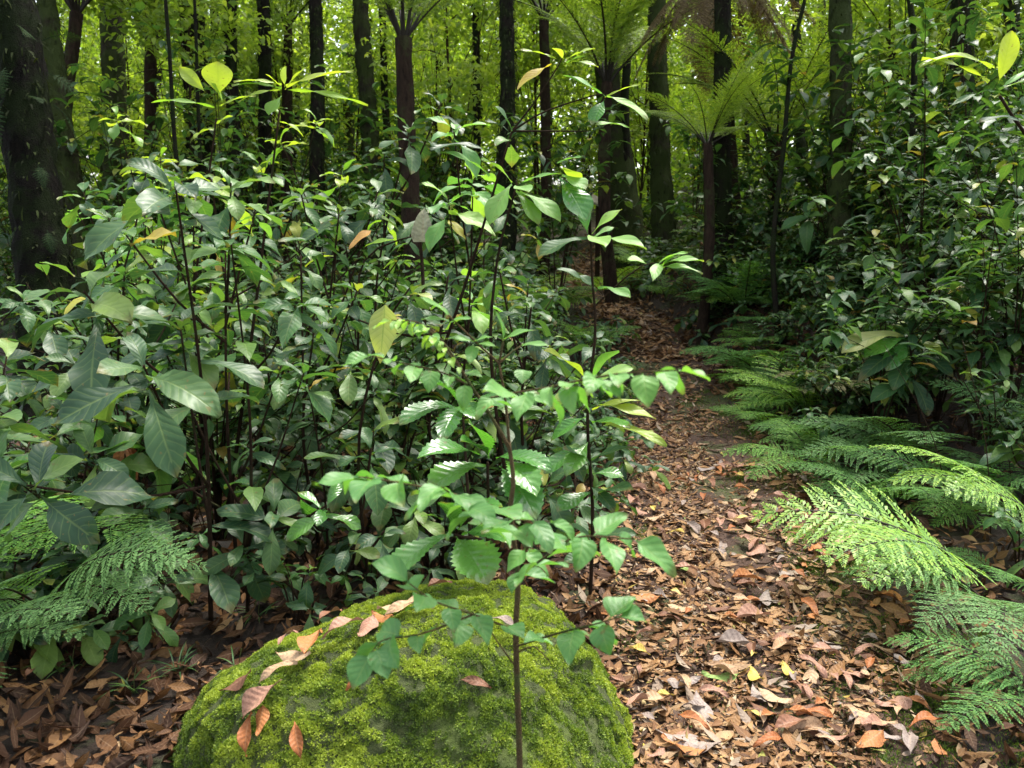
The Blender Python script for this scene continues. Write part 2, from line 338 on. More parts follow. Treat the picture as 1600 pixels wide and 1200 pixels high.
LIT = [(0, (.03, .015, .008)), (.2, (.075, .034, .016)), (.4, (.175, .082, .028)), (.55, (.26, .134, .05)), (.7, (.32, .185, .08)), (.82, (.38, .25, .13)), (.9, (.24, .19, .15)), (.955, (.5, .38, .23)), (.98, (.42, .3, .05)), (1, (.14, .2, .05))]
M['litter'] = litter_mat('leaf_litter', LIT)
FL = {'orange-brown': [(0, (.3, .1, .03)), (1, (.42, .17, .055))], 'pinkish-brown': [(0, (.26, .13, .085)), (1, (.38, .21, .14))], 'tan': [(0, (.36, .22, .12)), (1, (.46, .31, .18))],
      'dark-brown': [(0, (.12, .055, .03)), (1, (.22, .1, .055))], 'grey-brown': [(0, (.2, .15, .125)), (1, (.32, .26, .22))], 'yellow': [(0, (.55, .4, .06)), (1, (.62, .48, .16))], 'green': [(0, (.17, .28, .06)), (1, (.26, .38, .1))]}
for k, v in FL.items(): M['fl_' + k] = litter_mat('fallen_' + k.replace('-', '_'), v, .55)

# ------------------------------------------------------------------ labels from landmarks
LAND = [('thick dark trunk', 75, 480), ('leaning mossy trunk', 140, 380), ('slender trunk pair', 395, 200), ('tall fan-leaved sapling', 440, 230), ('upright tree fern trunk', 645, 250), ('hanging pale leaf', 595, 520),
        ('pale dead leaf on a stalk', 660, 360), ('arching sapling', 780, 280), ('slim forked sapling', 790, 640), ('mossy boulder', 620, 1000), ('glossy toothed plant', 720, 770), ('thin upright sapling', 925, 560), ('small tilted board', 935, 320),
        ('bend in the path', 900, 450), ('straight dark trunk by the path', 1128, 330), ('short tree fern', 1100, 250), ('moss-flecked trunk', 1310, 200), ('yellow-leaved branch', 1540, 110), ('bright fern over the path', 1400, 820),
        ('grey-green drooping fern', 1500, 930), ('sunlit fern at the path edge', 1180, 570), ('yellow-tipped leaf', 1370, 540), ('crumpled grey leaf', 1155, 1020), ('dark green fallen leaf', 1125, 1068), ('wide purple-brown leaf', 1075, 1175),
        ('lacy fern by the boulder', 150, 970), ('drooping light fern', 60, 930), ('shaded litter bank', 430, 930), ('brown hanging fronds', 1110, 80), ('broad mossy trunk', 965, 200), ('dead brown leaf bundle', 195, 740), ('twiggy bank', 1050, 500)]
USED = {}
def auto_label(p, first, what):
    px, py, z = project(p)
    best = sorted(LAND, key=lambda l: (l[1] - px) ** 2 + (l[2] - py) ** 2)
    for nm, lx, ly in best[:8]:
        dx, dy = px - lx, py - ly
        rel = ('right of' if dx > 0 else 'left of') if abs(dx) > 1.3 * abs(dy) else ('below' if dy > 0 else 'above')
        if abs(dx) + abs(dy) < 60: rel = 'close to'
        s = f'{first} {what} {rel} the {nm}'
        if s not in USED: break
    else:
        for (a, ax, ay), (b, bx, by) in [(best[i], best[j]) for i in range(9) for j in range(i + 1, 12)]:
            s = f'{first} {what} between the {a} and the {b}'
            if s not in USED and len(s.split()) <= 16 and min(ax, bx) - 90 < px < max(ax, bx) + 90: USED[s] = 1; return s
        s = f'{first} {what} ' + ('right of' if px > best[0][1] else 'left of') + f' the {best[0][0]}'
    USED[s] = 1
    return s

# ------------------------------------------------------------------ ground and path
def grid_mesh(name, xs, ys, zf, mat, dz=0):
    X, Y = np.meshgrid(xs, ys); v = np.stack([X, Y, zf(X, Y) + dz], -1).reshape(-1, 3); nx = len(xs)
    i = np.arange(len(ys) - 1)[:, None] * nx + np.arange(nx - 1)[None]
    mb = MB(); mb.add(v, f4=np.stack([i, i + 1, i + nx + 1, i + nx], -1).reshape(-1, 4)); return mb.obj(name, mat)
def spaced(a, b, near, far, c=0):
    out = [c]; 
    x = c
    while x < b: x += near + far * abs(x - c) * .06; out.append(x)
    x = c; lo = []
    while x > a: x -= near + far * abs(x - c) * .06; lo.append(x)
    return np.array(lo[::-1] + out)
g = grid_mesh('ground', spaced(-90, 90, .06, 1, .5), spaced(-12, 120, .05, 1, 2.5), H, M['soil']); tag(g, kind='structure')
ys = np.linspace(-1.0, 24, 500); mb = MB(); nx = 13
hw = .56 - .16 * sstep(7, 11, ys) + .07 * np.sin(ys * 2.3) + .05 * np.sin(ys * 5.1 + 1) + .03 * np.sin(ys * 11)
uu = np.linspace(-1, 1, nx); X = path_x(ys)[:, None] + uu[None] * hw[:, None]; Y = np.repeat(ys[:, None], nx, 1)
v = np.stack([X, Y, H(X, Y) + .008 * (1 - uu[None] ** 4) - .002], -1)
i = np.arange(len(ys) - 1)[:, None] * nx + np.arange(nx - 1)[None]
mb.add(v.reshape(-1, 3), f4=np.stack([i, i + 1, i + nx + 1, i + nx], -1).reshape(-1, 4)); tag(mb.obj('path', M['pathsoil']), kind='structure')

# ------------------------------------------------------------------ boulder
BC = np.array([-.29, 2.36, 0.0])
def vnoise(p, sc, seed=0):
    from mathutils import noise as mn
    return np.array([mn.fractal(Vector(q) * sc + Vector((seed, seed * 1.7, 0)), 1.0, 2.1, 5) for q in p])
def boulder_dirs(nth, nph):
    th = np.linspace(0, 2 * np.pi, nth, endpoint=False); ph = np.linspace(-.35, np.pi / 2 - .004, nph)
    T, Q = np.meshgrid(th, ph); return np.stack([np.cos(T) * np.cos(Q), np.sin(T) * np.cos(Q), np.sin(Q)], -1)
def boulder_r(d):
    a = np.where(d[:, 0] > 0, .69, .72); b = .56; c = .43
    p = 2.35
    r = (np.abs(d[:, 0] / a) ** p + np.abs(d[:, 1] / b) ** p + np.abs(d[:, 2] / c) ** p) ** (-1 / p)
    for n, dist in (((-.42, .30, .86), .42), ((.75, -.1, .65), .53), ((.1, -.75, .66), .50), ((-.8, -.45, .4), .65)):
        n = unit(n); q = d @ n; rp = np.where(q > .05, dist / np.maximum(q, .05), 9)
        k = 14; r = -np.log(np.exp(-k * r) + np.exp(-k * rp)) / k
    return r
nth, nph = 320, 130
D = boulder_dirs(nth, nph).reshape(-1, 3); r = boulder_r(D)
pts = D * r[:, None]; nz = vnoise(pts, 3.0, 3) * .034 + vnoise(pts, 9, 5) * .016 + np.abs(vnoise(pts, 13, 8)) * .02; pts = pts + D * nz[:, None]
i = np.arange(nph - 1)[:, None] * nth; j = np.arange(nth)[None]
F = np.stack([i + j, i + (j + 1) % nth, i + nth + (j + 1) % nth, i + nth + j], -1).reshape(-1, 4)
mb = MB(); mb.add(pts, f4=F)
boulder = thing('mossy_boulder', BC, 'low rounded boulder covered in bright green moss beside the leaf-strewn path', 'boulder')
mb.obj('rock', M['rock'], boulder)
ptsG = pts.reshape(nph, nth, 3)
def boulder_top(x, y):
    """height and normal of the boulder at world x, y"""
    q = np.array([x - BC[0], y - BC[1]]); d2 = ((pts[:, :2] - q) ** 2).sum(1) - .002 * pts[:, 2]; k = np.argsort(d2)[:4]
    p = pts[k].mean(0); n = unit(unit(p / np.array([.7, .56, .43]) ** 2) + np.array([0, 0, .25])); return BC[2] + pts[k][:, 2].max(), n
# moss tufts
tri = F; A_ = pts[tri[:, 0]]; B_ = pts[tri[:, 1]]; C_ = pts[tri[:, 2]]; D_ = pts[tri[:, 3]]
area = np.linalg.norm(np.cross(C_ - A_, D_ - B_), axis=1) / 2; cen = (A_ + C_) / 2; nrm = unit(np.cross(C_ - A_, D_ - B_))
nrm *= np.sign((nrm * cen).sum(1))[:, None]
wgt = area * (cen[:, 2] > -.02) * np.where(cen[:, 1] > .5, .3, 1)
nt_ = 170000
pick = R.choice(len(tri), nt_, p=wgt / wgt.sum()); s1, s2 = R.random((2, nt_, 1))
base = (A_[pick] * (1 - s1) + B_[pick] * s1) * (1 - s2) + (D_[pick] * (1 - s1) + C_[pick] * s1) * s2; nn = nrm[pick]
big = vnoise(base[::20], 4.5, 11).repeat(20)[:nt_]; pick_v = None
big = np.interp(vnoise(base, 5.0, 11), [-.5, .5], [0, 1]); fine = np.interp(vnoise(base, 22.0, 17), [-.5, .5], [0, 1])
bare = vnoise(base, 2.6, 23) + .35 * sstep(.1, .55, base[:, 0]) * sstep(.38, .1, base[:, 2]); keep = R.random(nt_) < np.clip(.6 + 1.0 * fine, .5, 1) * (1 - .5 * sstep(.36, .55, bare))
base, nn, big, fine = base[keep], nn[keep], big[keep], fine[keep]; n = len(base)
tone = np.clip(.16 + .6 * big + .35 * (fine - .5) + .3 * nn[:, 2] + R.normal(0, .12, n), 0, 1)  # upward-facing moss lightened: light from above put into blade colour
mb = MB()
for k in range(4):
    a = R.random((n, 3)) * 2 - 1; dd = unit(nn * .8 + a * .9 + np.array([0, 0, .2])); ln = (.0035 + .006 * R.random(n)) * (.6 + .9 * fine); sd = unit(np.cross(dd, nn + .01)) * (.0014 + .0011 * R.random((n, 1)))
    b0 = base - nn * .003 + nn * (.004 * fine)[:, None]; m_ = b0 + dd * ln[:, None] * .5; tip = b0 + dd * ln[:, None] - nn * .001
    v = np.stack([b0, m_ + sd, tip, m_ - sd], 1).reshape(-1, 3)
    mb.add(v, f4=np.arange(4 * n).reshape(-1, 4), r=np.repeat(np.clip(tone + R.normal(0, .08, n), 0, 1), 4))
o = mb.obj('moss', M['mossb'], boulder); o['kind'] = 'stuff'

# ------------------------------------------------------------------ leaf litter
def litter(mb, n, xf, yf, lmin, lmax, zmax, rfun, ok=None, tilt=.24):
    y = yf(n); x = xf(n, y)
    if ok is not None:
        k = ok(x, y) & ~((np.sin(x * 6 + y * 1.3) * np.sin(y * 3.4 - x * 2) > .08) & (x - path_x(y) > -.1) & (R.random(len(x)) < .82)); x, y = x[k], y[k]
    n = len(x); a = R.random(n) * 6.283; tl = R.normal(0, tilt, n)
    D = np.stack([np.cos(a) * np.cos(tl), np.sin(a) * np.cos(tl), np.sin(tl)], -1)
    U = unit(np.stack([R.normal(0, tilt, n), R.normal(0, tilt, n), np.ones(n)], -1))
    L = lmin + (lmax - lmin) * R.random(n) ** 1.8
    Pp = np.stack([x, y, H(x, y) + .004 + zmax * R.random(n)], -1) - D * L[:, None] * .5
    leaves(mb, Pp, D, U, L, L * (.2 + .28 * R.random(n)), R.normal(0, .5, n), R.normal(.05, .25, n), .03 * R.random(n), rfun(n), 'lance', 3, 6, .04)
def in_boulder(x, y): return ((x - BC[0]) / .66) ** 2 + ((y - BC[1]) / .53) ** 2 < 1
logy = lambda a, b: (lambda n: a * (b / a) ** R.random(n))
mb = MB()
xp = lambda s: (lambda n, y: path_x(y) - .07 + R.normal(0, s, n))
litter(mb, 8000, xp(.34), logy(1.5, 12), .03, .12, .02, lambda n: R.beta(2.2, 1.9, n), lambda x, y: ~in_boulder(x, y))
litter(mb, 26000, xp(.42), logy(1.5, 7), .012, .055, .018, lambda n: R.random(n), lambda x, y: ~in_boulder(x, y))
litter(mb, 4500, xp(.3), logy(9, 22), .07, .16, .04, lambda n: R.beta(2.2, 1.7, n))
litter(mb, 13000, lambda n, y: path_x(y) - .6 - 4.5 * R.random(n) ** 1.3, logy(1.6, 7), .04, .14, .035, lambda n: R.beta(1.3, 3.8, n), lambda x, y: ~in_boulder(x, y), .5)  # tones skewed dark: the thicket's shade is put into the litter colour
litter(mb, 5000, lambda n, y: path_x(y) + .45 + 2.6 * R.random(n) ** 1.3, logy(1.8, 10), .04, .13, .035, lambda n: R.beta(1.4, 3.0, n), None, .5)  # darker mix too: shade beneath the ferns painted into the leaves
litter(mb, 3500, lambda n, y: path_x(y) + .3 + 1.5 * R.random(n), logy(7.5, 14), .05, .14, .03, lambda n: R.beta(1.4, 2.6, n), None, .4)
tag(mb.obj('leaf_litter', M['litter']), 'brown leaf litter covering the path and forest floor', 'leaf litter', kind='stuff')
mb = MB()
for q in range(420):
    y = 1.7 * (12 / 1.7) ** R.random(); x = path_x(y) + R.normal(0, .9)
    if in_boulder(x, y): continue
    if q < 90: y = 8 + 3 * R.random(); x = path_x(y) + .3 + R.random() * 1.2 - .9
    a = R.random() * 6.28; L = .08 + .3 * R.random() ** 2; d = np.array([math.cos(a), math.sin(a), R.normal(0, .12)])
    p0 = on_ground(x, y, .025); 
    tube(mb, [p0 - d * L * .5, p0 + R.normal(0, .012, 3), p0 + d * L * .5], (.0018 + .003 * R.random()) * np.array([1, .9, .5]), 4)
for q in range(420):
    y = 3.3 + 4.5 * R.random(); x = path_x(y) + (-1.0 - 4.5 * R.random() if R.random() < .65 else 1.1 + 2.5 * R.random()); p0 = on_ground(x, y, -.02); h_ = .25 + .8 * R.random() ** 1.5; ln_ = R.normal(0, .35, 2)
    c = curve([p0, p0 + [ln_[0] * h_ * .3, ln_[1] * h_ * .3, h_ * .5], p0 + [ln_[0] * h_, ln_[1] * h_, h_]], 7); tube(mb, c, np.linspace(.0035, .0012, 7), 4)
    for k in range(R.integers(0, 3)): i = R.integers(2, 6); tube(mb, [c[i], c[i] + [R.normal(0, .1), R.normal(0, .1), .08 * R.random() + .03], c[i] + [R.normal(0, .16), R.normal(0, .16), .12 * R.random() + .08]], [.002, .0014, .0008], 4)
tag(mb.obj('twigs', M['stem']), 'thin brown twigs scattered over the leaf litter', 'twigs', kind='stuff')
mb = MB()   # moss cushions along the path edges
for q in range(100):
    y = 1.9 * (8 / 1.9) ** R.random(); x = path_x(y) + (.42 if R.random() < .8 else -.5) + R.normal(0, .2); n = 700; s = .03 + .08 * R.random()
    if in_boulder(x, y): continue
    xx = x + R.normal(0, s, n); yy = y + R.normal(0, s * 1.3, n); b0 = np.stack([xx, yy, H(xx, yy) + .008 * R.random(n)], -1)
    dd = unit(R.normal(0, .6, (n, 3)) + np.array([0, 0, 1])); sd = unit(np.cross(dd, R.normal(0, 1, (n, 3)))) * .002; ln = .006 + .01 * R.random((n, 1))
    mb.add(np.stack([b0, b0 + dd * ln * .5 + sd, b0 + dd * ln, b0 + dd * ln * .5 - sd], 1).reshape(-1, 3), f4=np.arange(4 * n).reshape(-1, 4), r=np.repeat(R.random(n) * .7, 4))
tag(mb.obj('ground_moss', M['mossb']), 'green moss patches along the path edge', 'moss', kind='stuff')

# ------------------------------------------------------------------ individual fallen leaves
FM = {}
def fallen_mesh(color, var):
    if (color, var) not in FM:
        g_ = MB(); kd = ['lance', 'ovate', 'obovate', 'lance'][var % 4]
        K_ = [.9, -.7, .4, 1.4][var % 4]; leaves(g_, [[0, -.48, max(0, -K_) * .13]], [0, math.cos(K_ / 2), math.sin(K_ / 2)], [0, 0, 1.], 1.0, [.34, .46, .44, .28][var % 4], [.9, -.7, .4, 1.4][var % 4], [.5, -.3, .8, .2][var % 4], .05, R.random(), kd, 7, 13, .06)
        FM[(color, var)] = g_.mesh('fallen_leaf', M['fl_' + color])
    return FM[(color, var)]
def fallen(p, L, color, var, rz, label, group=None, rx=0., ry=0.):
    o = link('fallen_leaf', fallen_mesh(color, var)); o.location = Vector(p); o.scale = (L, L, L); o.rotation_euler = (rx, ry, rz)
    return tag(o, label, 'fallen leaf', group)
STATE = ['curled', 'arched', 'folded', 'narrow twisted']
# notable ones read off the photograph: (px, py, length, colour, variant, rz, label)
for px, py, L, cl, va, rz, lb in [
    (1155, 1020, .17, 'grey-brown', 2, 1.3, 'crumpled pale grey-brown leaf, largest on the middle of the path'), (1125, 1068, .13, 'green', 1, 1.5, 'dark green leaf with yellow rim lying on brown leaves'),
    (1075, 1172, .2, 'grey-brown', 1, 1.2, 'wide purplish grey leaf at the bottom edge of the path'), (1068, 897, .10, 'green', 1, -.7, 'fresh light green leaf fallen on the path'),
    (1235, 1150, .15, 'dark-brown', 0, 1.9, 'big curled dark brown leaf with a bent stalk'), (1170, 915, .15, 'orange-brown', 2, 1.4, 'bright orange-brown leaf arched over the litter'),
    (1320, 860, .2, 'tan', 3, 1.9, 'long narrow tan leaf pointing up the path'), (1225, 905, .1, 'grey-brown', 1, .3, 'small grey leaf beside the orange-brown leaf'),
    (1300, 1020, .11, 'grey-brown', 1, .6, 'rounded grey leaf near the mossy path edge'), (1230, 1058, .09, 'yellow', 1, .1, 'yellowish leaf standing out on brown litter'),
    (1180, 975, .17, 'pinkish-brown', 2, 1.8, 'crinkled pinkish leaf in the middle of the path'), (1000, 1030, .09, 'yellow', 2, .9, 'small yellow leaf beside the boulder'),
    (1020, 1110, .12, 'tan', 0, 1.6, 'pale stick-like rolled leaf beside the boulder'), (1395, 1110, .14, 'pinkish-brown', 1, 1.7, 'mauve-brown leaf near the bottom ferns'),
    (1420, 1175, .13, 'grey-brown', 0, -.4, 'pale twisted leaf near the lower path edge'), (1005, 945, .07, 'grey-brown', 1, 0, 'small bluish grey leaf right of the thin upright sapling')]:
    p = ground_hit(px, py); fallen(p + np.array([0, 0, .03]), L, cl, va, rz, lb)
cls = ['orange-brown'] * 5 + ['pinkish-brown'] * 6 + ['tan'] * 6 + ['dark-brown'] * 4 + ['grey-brown'] * 3 + ['yellow']
k = 0
while k < 250:
    y = 1.95 * (5.5 / 1.95) ** R.random(); x = path_x(y) + R.normal(0, .36)
    if in_boulder(x, y): continue
    px, py, z = project(on_ground(x, y))
    if not (900 < px < 1590 and py < 1195): continue
    c = cls[R.integers(len(cls))]; va = R.integers(4); L = .06 + .085 * R.random() ** 1.3
    p = on_ground(x, y, .024 + .014 * R.random())
    fallen(p, L, c, va, R.random() * 6.28, auto_label(p, f'{STATE[va]} {c}', 'fallen leaf'), 'fallen leaves scattered on the path', R.normal(0, .16), R.normal(0, .16)); k += 1
k = 0
while k < 24:
    y = 2.6 + 1.6 * R.random(); x = -2.2 + 1.9 * R.random()
    if in_boulder(x, y): continue
    c = cls[R.integers(len(cls))]; va = R.integers(4); p = on_ground(x, y, .03)
    px, py, z = project(p)
    if py > 1190 or px < 10: continue
    fallen(p, .07 + .09 * R.random(), c, va, R.random() * 6.28, auto_label(p, f'{STATE[va]} {c}', 'fallen leaf'), 'fallen leaves behind the boulder', R.normal(0, .3), R.normal(0, .3)); k += 1
# leaves resting on the boulder
def bhit(px, py):
    d = FWD + (px - 800) / FPX * RGT + (py - 600) / FPX * DWN; t = 1.6
    while t < 4:
        p = CAM + d * t; q = p - BC; rr = np.linalg.norm(q)
        if rr < boulder_r((q / rr)[None])[0] + .012: return p
        t += .004
    return None
def bnorm(p):
    q = p - BC; e = .02; f = lambda s: np.linalg.norm(s) - boulder_r(unit(s)[None])[0]
    return unit(np.array([f(q + np.eye(3)[i] * e) - f(q - np.eye(3)[i] * e) for i in range(3)]))
for px, py, L, cl, va, spin, lb in [
    (625, 957, .10, 'tan', 1, 1.0, 'pale tan oval leaf on top of the mossy boulder'), (575, 992, .085, 'pinkish-brown', 1, .2, 'mauve-pink leaf on the boulder beside the tan oval leaf'),
    (540, 995, .1, 'pinkish-brown', 0, .9, 'pinkish leaf on the ridge of the boulder'), (495, 1015, .1, 'orange-brown', 2, .1, 'upright rusty leaf on the boulder ridge'),
    (440, 1062, .09, 'tan', 3, 1.2, 'long thin leaf lying across the moss'), (418, 1098, .1, 'pinkish-brown', 2, .9, 'broad pinkish leaf on the left slope of the boulder'),
    (398, 1150, .085, 'orange-brown', 0, .2, 'pointed orange leaf low on the boulder, below the broad pinkish leaf'), (415, 1130, .06, 'orange-brown', 1, .2, 'small orange leaf tucked under the broad pinkish leaf'),
    (470, 1160, .075, 'orange-brown', 0, -.3, 'orange leaf at the bottom of the boulder above a seedling'), (563, 1066, .08, 'orange-brown', 3, .6, 'narrow orange-brown leaf alone on the front moss'),
    (780, 985, .075, 'grey-brown', 3, 1.5, 'dark grey leaf stuck to the moss by the sapling stem'), (725, 905, .08, 'orange-brown', 0, 1.2, 'rusty leaf at the back rim of the boulder'),
    (640, 968, .12, 'tan', 3, 1.3, 'tan strip of leaf along the boulder ridge'), (740, 1075, .07, 'dark-brown', 3, 1.6, 'thin dark leaf on the front face of the boulder'),
    (520, 975, .08, 'dark-brown', 0, .5, 'dark brown leaf near the back edge of the boulder top'), (600, 975, .07, 'orange-brown', 1, 2.2, 'small orange leaf between the tan oval leaf and the mauve-pink leaf'),
    (465, 1035, .09, 'tan', 1, 1.9, 'tan leaf on the upper left shoulder of the boulder'), (690, 925, .06, 'dark-brown', 2, 1.2, 'small dark leaf at the back of the boulder under a hanging sapling leaf'),
    (455, 1010, .07, 'pinkish-brown', 3, .4, 'thin pinkish leaf at the left rim of the boulder'), (380, 1075, .08, 'dark-brown', 1, 1.4, 'dark leaf caught at the lower left rim of the boulder')]:
    p = bhit(px, py)
    if p is None: continue
    n = bnorm(p); o = fallen(p + n * .024, L * 1.3, cl, va, 0, lb, 'leaves lying on the boulder')
    # align: local z to the normal, local y along the slope turned by spin
    a = unit(np.cross(n, [0.05, 1, .02])); b = np.cross(n, a); yv = math.sin(spin) * a + math.cos(spin) * b; xv = np.cross(yv, n)
    o.rotation_euler = Matrix((tuple(xv), tuple(yv), tuple(n))).transposed().to_euler()

# ------------------------------------------------------------------ hero plants
def stem_pts(base, pxs, n=14):
    return curve(np.array([base] + [P(*q) for q in pxs]), n)
class Plant:
    def __init__(s, name, base, label, cat, mat, stemmat='stem', group=None):
        s.root = thing(name, base, label, cat, group); s.base = np.asarray(base, float); s.st = MB(); s.fo = MB(); s.mat = mat; s.sm = stemmat; s.extra = {}; s.wk = 1.0
    def stem(s, pts, r0, r1, sides=6): tube(s.st, np.asarray(pts) - s.base, np.linspace(r0, r1, len(pts)), sides, rough=.12)
    def mbx(s, m): return s.fo if m is None else s.extra.setdefault(m, MB())
    def leaf(s, a, b, wpx, K=.5, kind='obovate', r=None, m=None, up=None, nu=7, nv=15, teeth=0., fold=.22, wave=.025):
        """a, b: pixel points (px, py, depth) of leaf base and tip; wpx: width in pixels seen face on"""
        A, B = P(*a), P(*b); d = B - A; L = np.linalg.norm(d); dn = d / L
        up = np.array([0, -.35, 1.]) if up is None else np.asarray(up, float)
        sd = unit(np.cross(dn, up)); nrm = np.cross(sd, dn)
        D0 = dn * math.cos(K / 2) + nrm * math.sin(K / 2)     # curve starts higher and arches back to the tip
        La = L * (K / 2) / math.sin(K / 2) if K > .02 else L
        leaves(s.mbx(m), [A - s.base], D0, up, La, wpx * s.wk / FPX * a[2], K, fold, wave, r, kind, nu, nv, .05, teeth)
    def ros(s, c, n, L, m=None, axis=(0, 0, 1), **kw): rosette(s.mbx(m), P(*c) - s.base, np.asarray(axis, float), n, L, **kw)
    def done(s):
        if s.st.n: s.st.obj('stem', M[s.sm], s.root)
        if s.fo.n: s.fo.obj('foliage', M[s.mat], s.root)
        for m, b in s.extra.items(): b.obj('foliage', M[m], s.root)
        return s.root
def twig_leaves(pl, pxs, n, Lpx, wr=.62, r0=.0022, r=.5, spread=1.0, kind='ovate', sag=.25):
    n = int(n * 1.6); Lpx *= .9
    """a twig along pixel points with alternate leaves"""
    c = curve([P(*q) for q in pxs], 3 * n + 4); pl.stem(c, r0, r0 * .45, 5)
    T = unit(np.gradient(c, axis=0)); z = pxs[0][2]
    for k in range(n):
        i = min(len(c) - 1, int((k + 1) / n * (len(c) - 1))); sd = unit(np.cross(T[i], [0, 0, 1])) * (1 if k % 2 else -1)
        last = k == n - 1
        D = unit(T[i] * (1.0 if last else .55) + (0 if last else 1) * sd * spread * .8 + np.array([0, 0, -sag + .3 * R.normal()]))
        L = Lpx / FPX * z * (.7 + .5 * R.random())
        leaves(pl.fo, [c[i] - pl.base], D, [R.normal(0, .3), R.normal(0, .3), 1.], L, L * wr * (.85 + .3 * R.random()), 1.1 * R.random() + .1, .15 + .4 * R.random(), .05, np.clip(r + R.normal(0, .15), 0, 1), kind, 5, 11, .12)

# slim forked sapling in front of the boulder
hb = on_ground(.02, 1.55)
h1 = Plant('forked_sapling', hb, 'slim forked sapling with small pale green leaves standing in front of the boulder', 'sapling', 'sap', 'sapstem')
h1.stem(stem_pts(hb, [(812, 1200, 1.71), (806, 1000, 1.70), (809, 900, 1.70), (798, 800, 1.70), (802, 750, 1.70), (795, 692, 1.70)], 30), .0070, .0043, 8)
h1.stem(stem_pts(P(796, 700, 1.70), [(770, 655, 1.69), (728, 590, 1.67), (700, 545, 1.66), (672, 512, 1.65)], 14), .0046, .002, 6)
h1.stem(stem_pts(P(796, 700, 1.70), [(790, 630, 1.71), (780, 568, 1.72)], 10), .0036, .0028, 6)
h1.stem(stem_pts(P(780, 568, 1.72), [(785, 540, 1.72), (787, 528, 1.72)], 5), .0028, .002, 5)
h1.stem(stem_pts(P(780, 568, 1.72), [(800, 550, 1.73), (815, 540, 1.74)], 5), .0026, .0016, 5)
h1.stem(stem_pts(P(780, 568, 1.72), [(745, 536, 1.71), (700, 492, 1.70)], 7), .0026, .0018, 5)
for a, b, w, K, r in [((786, 532), (775, 487), 27, .4, .35), ((788, 530), (838, 516), 20, .5, .4), ((815, 540), (860, 541), 18, .5, .4), ((702, 493), (655, 464), 22, .3, .5), ((704, 504), (738, 498), 16, .5, .4), ((702, 502), (658, 499), 15, .4, .5),
                      ((744, 535), (692, 530), 16, .5, .5), ((742, 533), (770, 527), 15, .4, .4), ((745, 538), (778, 543), 12, .5, .6), ((740, 540), (734, 570), 22, .3, .4), ((728, 582), (754, 590), 18, .5, .4), ((818, 578), (816, 600), 28, .4, .3)]:
    h1.leaf((*a, 1.71), (*b, 1.68), w, K, 'ovate', r)
twig_leaves(h1, [(690, 535, 1.66), (655, 505, 1.63), (612, 500, 1.62)], 9, 32, .5, .002, .85, 1.2, sag=.5)
twig_leaves(h1, [(722, 580, 1.67), (690, 540, 1.64), (668, 520, 1.62)], 7, 28, .5, .002, .9, 1.2, sag=.5)
twig_leaves(h1, [(738, 605, 1.68), (690, 582, 1.64), (640, 570, 1.6), (580, 556, 1.57)], 7, 46, .62, .0024, .4, 1.0)
twig_leaves(h1, [(752, 625, 1.68), (800, 615, 1.5), (860, 605, 1.4), (930, 596, 1.33)], 8, 62, .55, .0026, .35, 1.0)
twig_leaves(h1, [(860, 605, 1.4), (960, 585, 1.3), (1060, 578, 1.24)], 7, 66, .6, .0024, .45, 1.0)
twig_leaves(h1, [(799, 842, 1.70), (760, 815, 1.55), (715, 780, 1.45), (690, 760, 1.4)], 6, 66, .6, .0026, .15, 1.0)
twig_leaves(h1, [(800, 800, 1.70), (700, 770, 1.5), (610, 752, 1.42), (560, 745, 1.4)], 7, 66, .6, .0026, .1, 1.0)
twig_leaves(h1, [(803, 905, 1.70), (850, 872, 1.55), (900, 840, 1.45), (990, 842, 1.4)], 9, 66, .6, .0028, .1, 1.0)
twig_leaves(h1, [(803, 872, 1.70), (830, 845, 1.5), (800, 815, 1.42), (860, 815, 1.4)], 6, 62, .6, .0026, .15, 1.0)
twig_leaves(h1, [(806, 985, 1.70), (740, 960, 1.5), (680, 940, 1.42), (640, 912, 1.4)], 6, 58, .7, .0024, .0, 1.0)
twig_leaves(h1, [(740, 960, 1.5), (660, 990, 1.42), (600, 1000, 1.38), (580, 1020, 1.36)], 5, 58, .75, .0022, .0, 1.0)
twig_leaves(h1, [(806, 1010, 1.70), (870, 990, 1.5), (930, 975, 1.42), (965, 965, 1.4)], 5, 58, .7, .0024, .0, 1.0)
h1.stem(stem_pts(P(808, 1045, 1.70), [(775, 1000, 1.66), (763, 978, 1.63)], 5), .002, .001, 5)
h1.stem(stem_pts(P(808, 1020, 1.70), [(835, 1010, 1.68), (862, 1038, 1.66)], 5), .002, .001, 5)
h1.done()

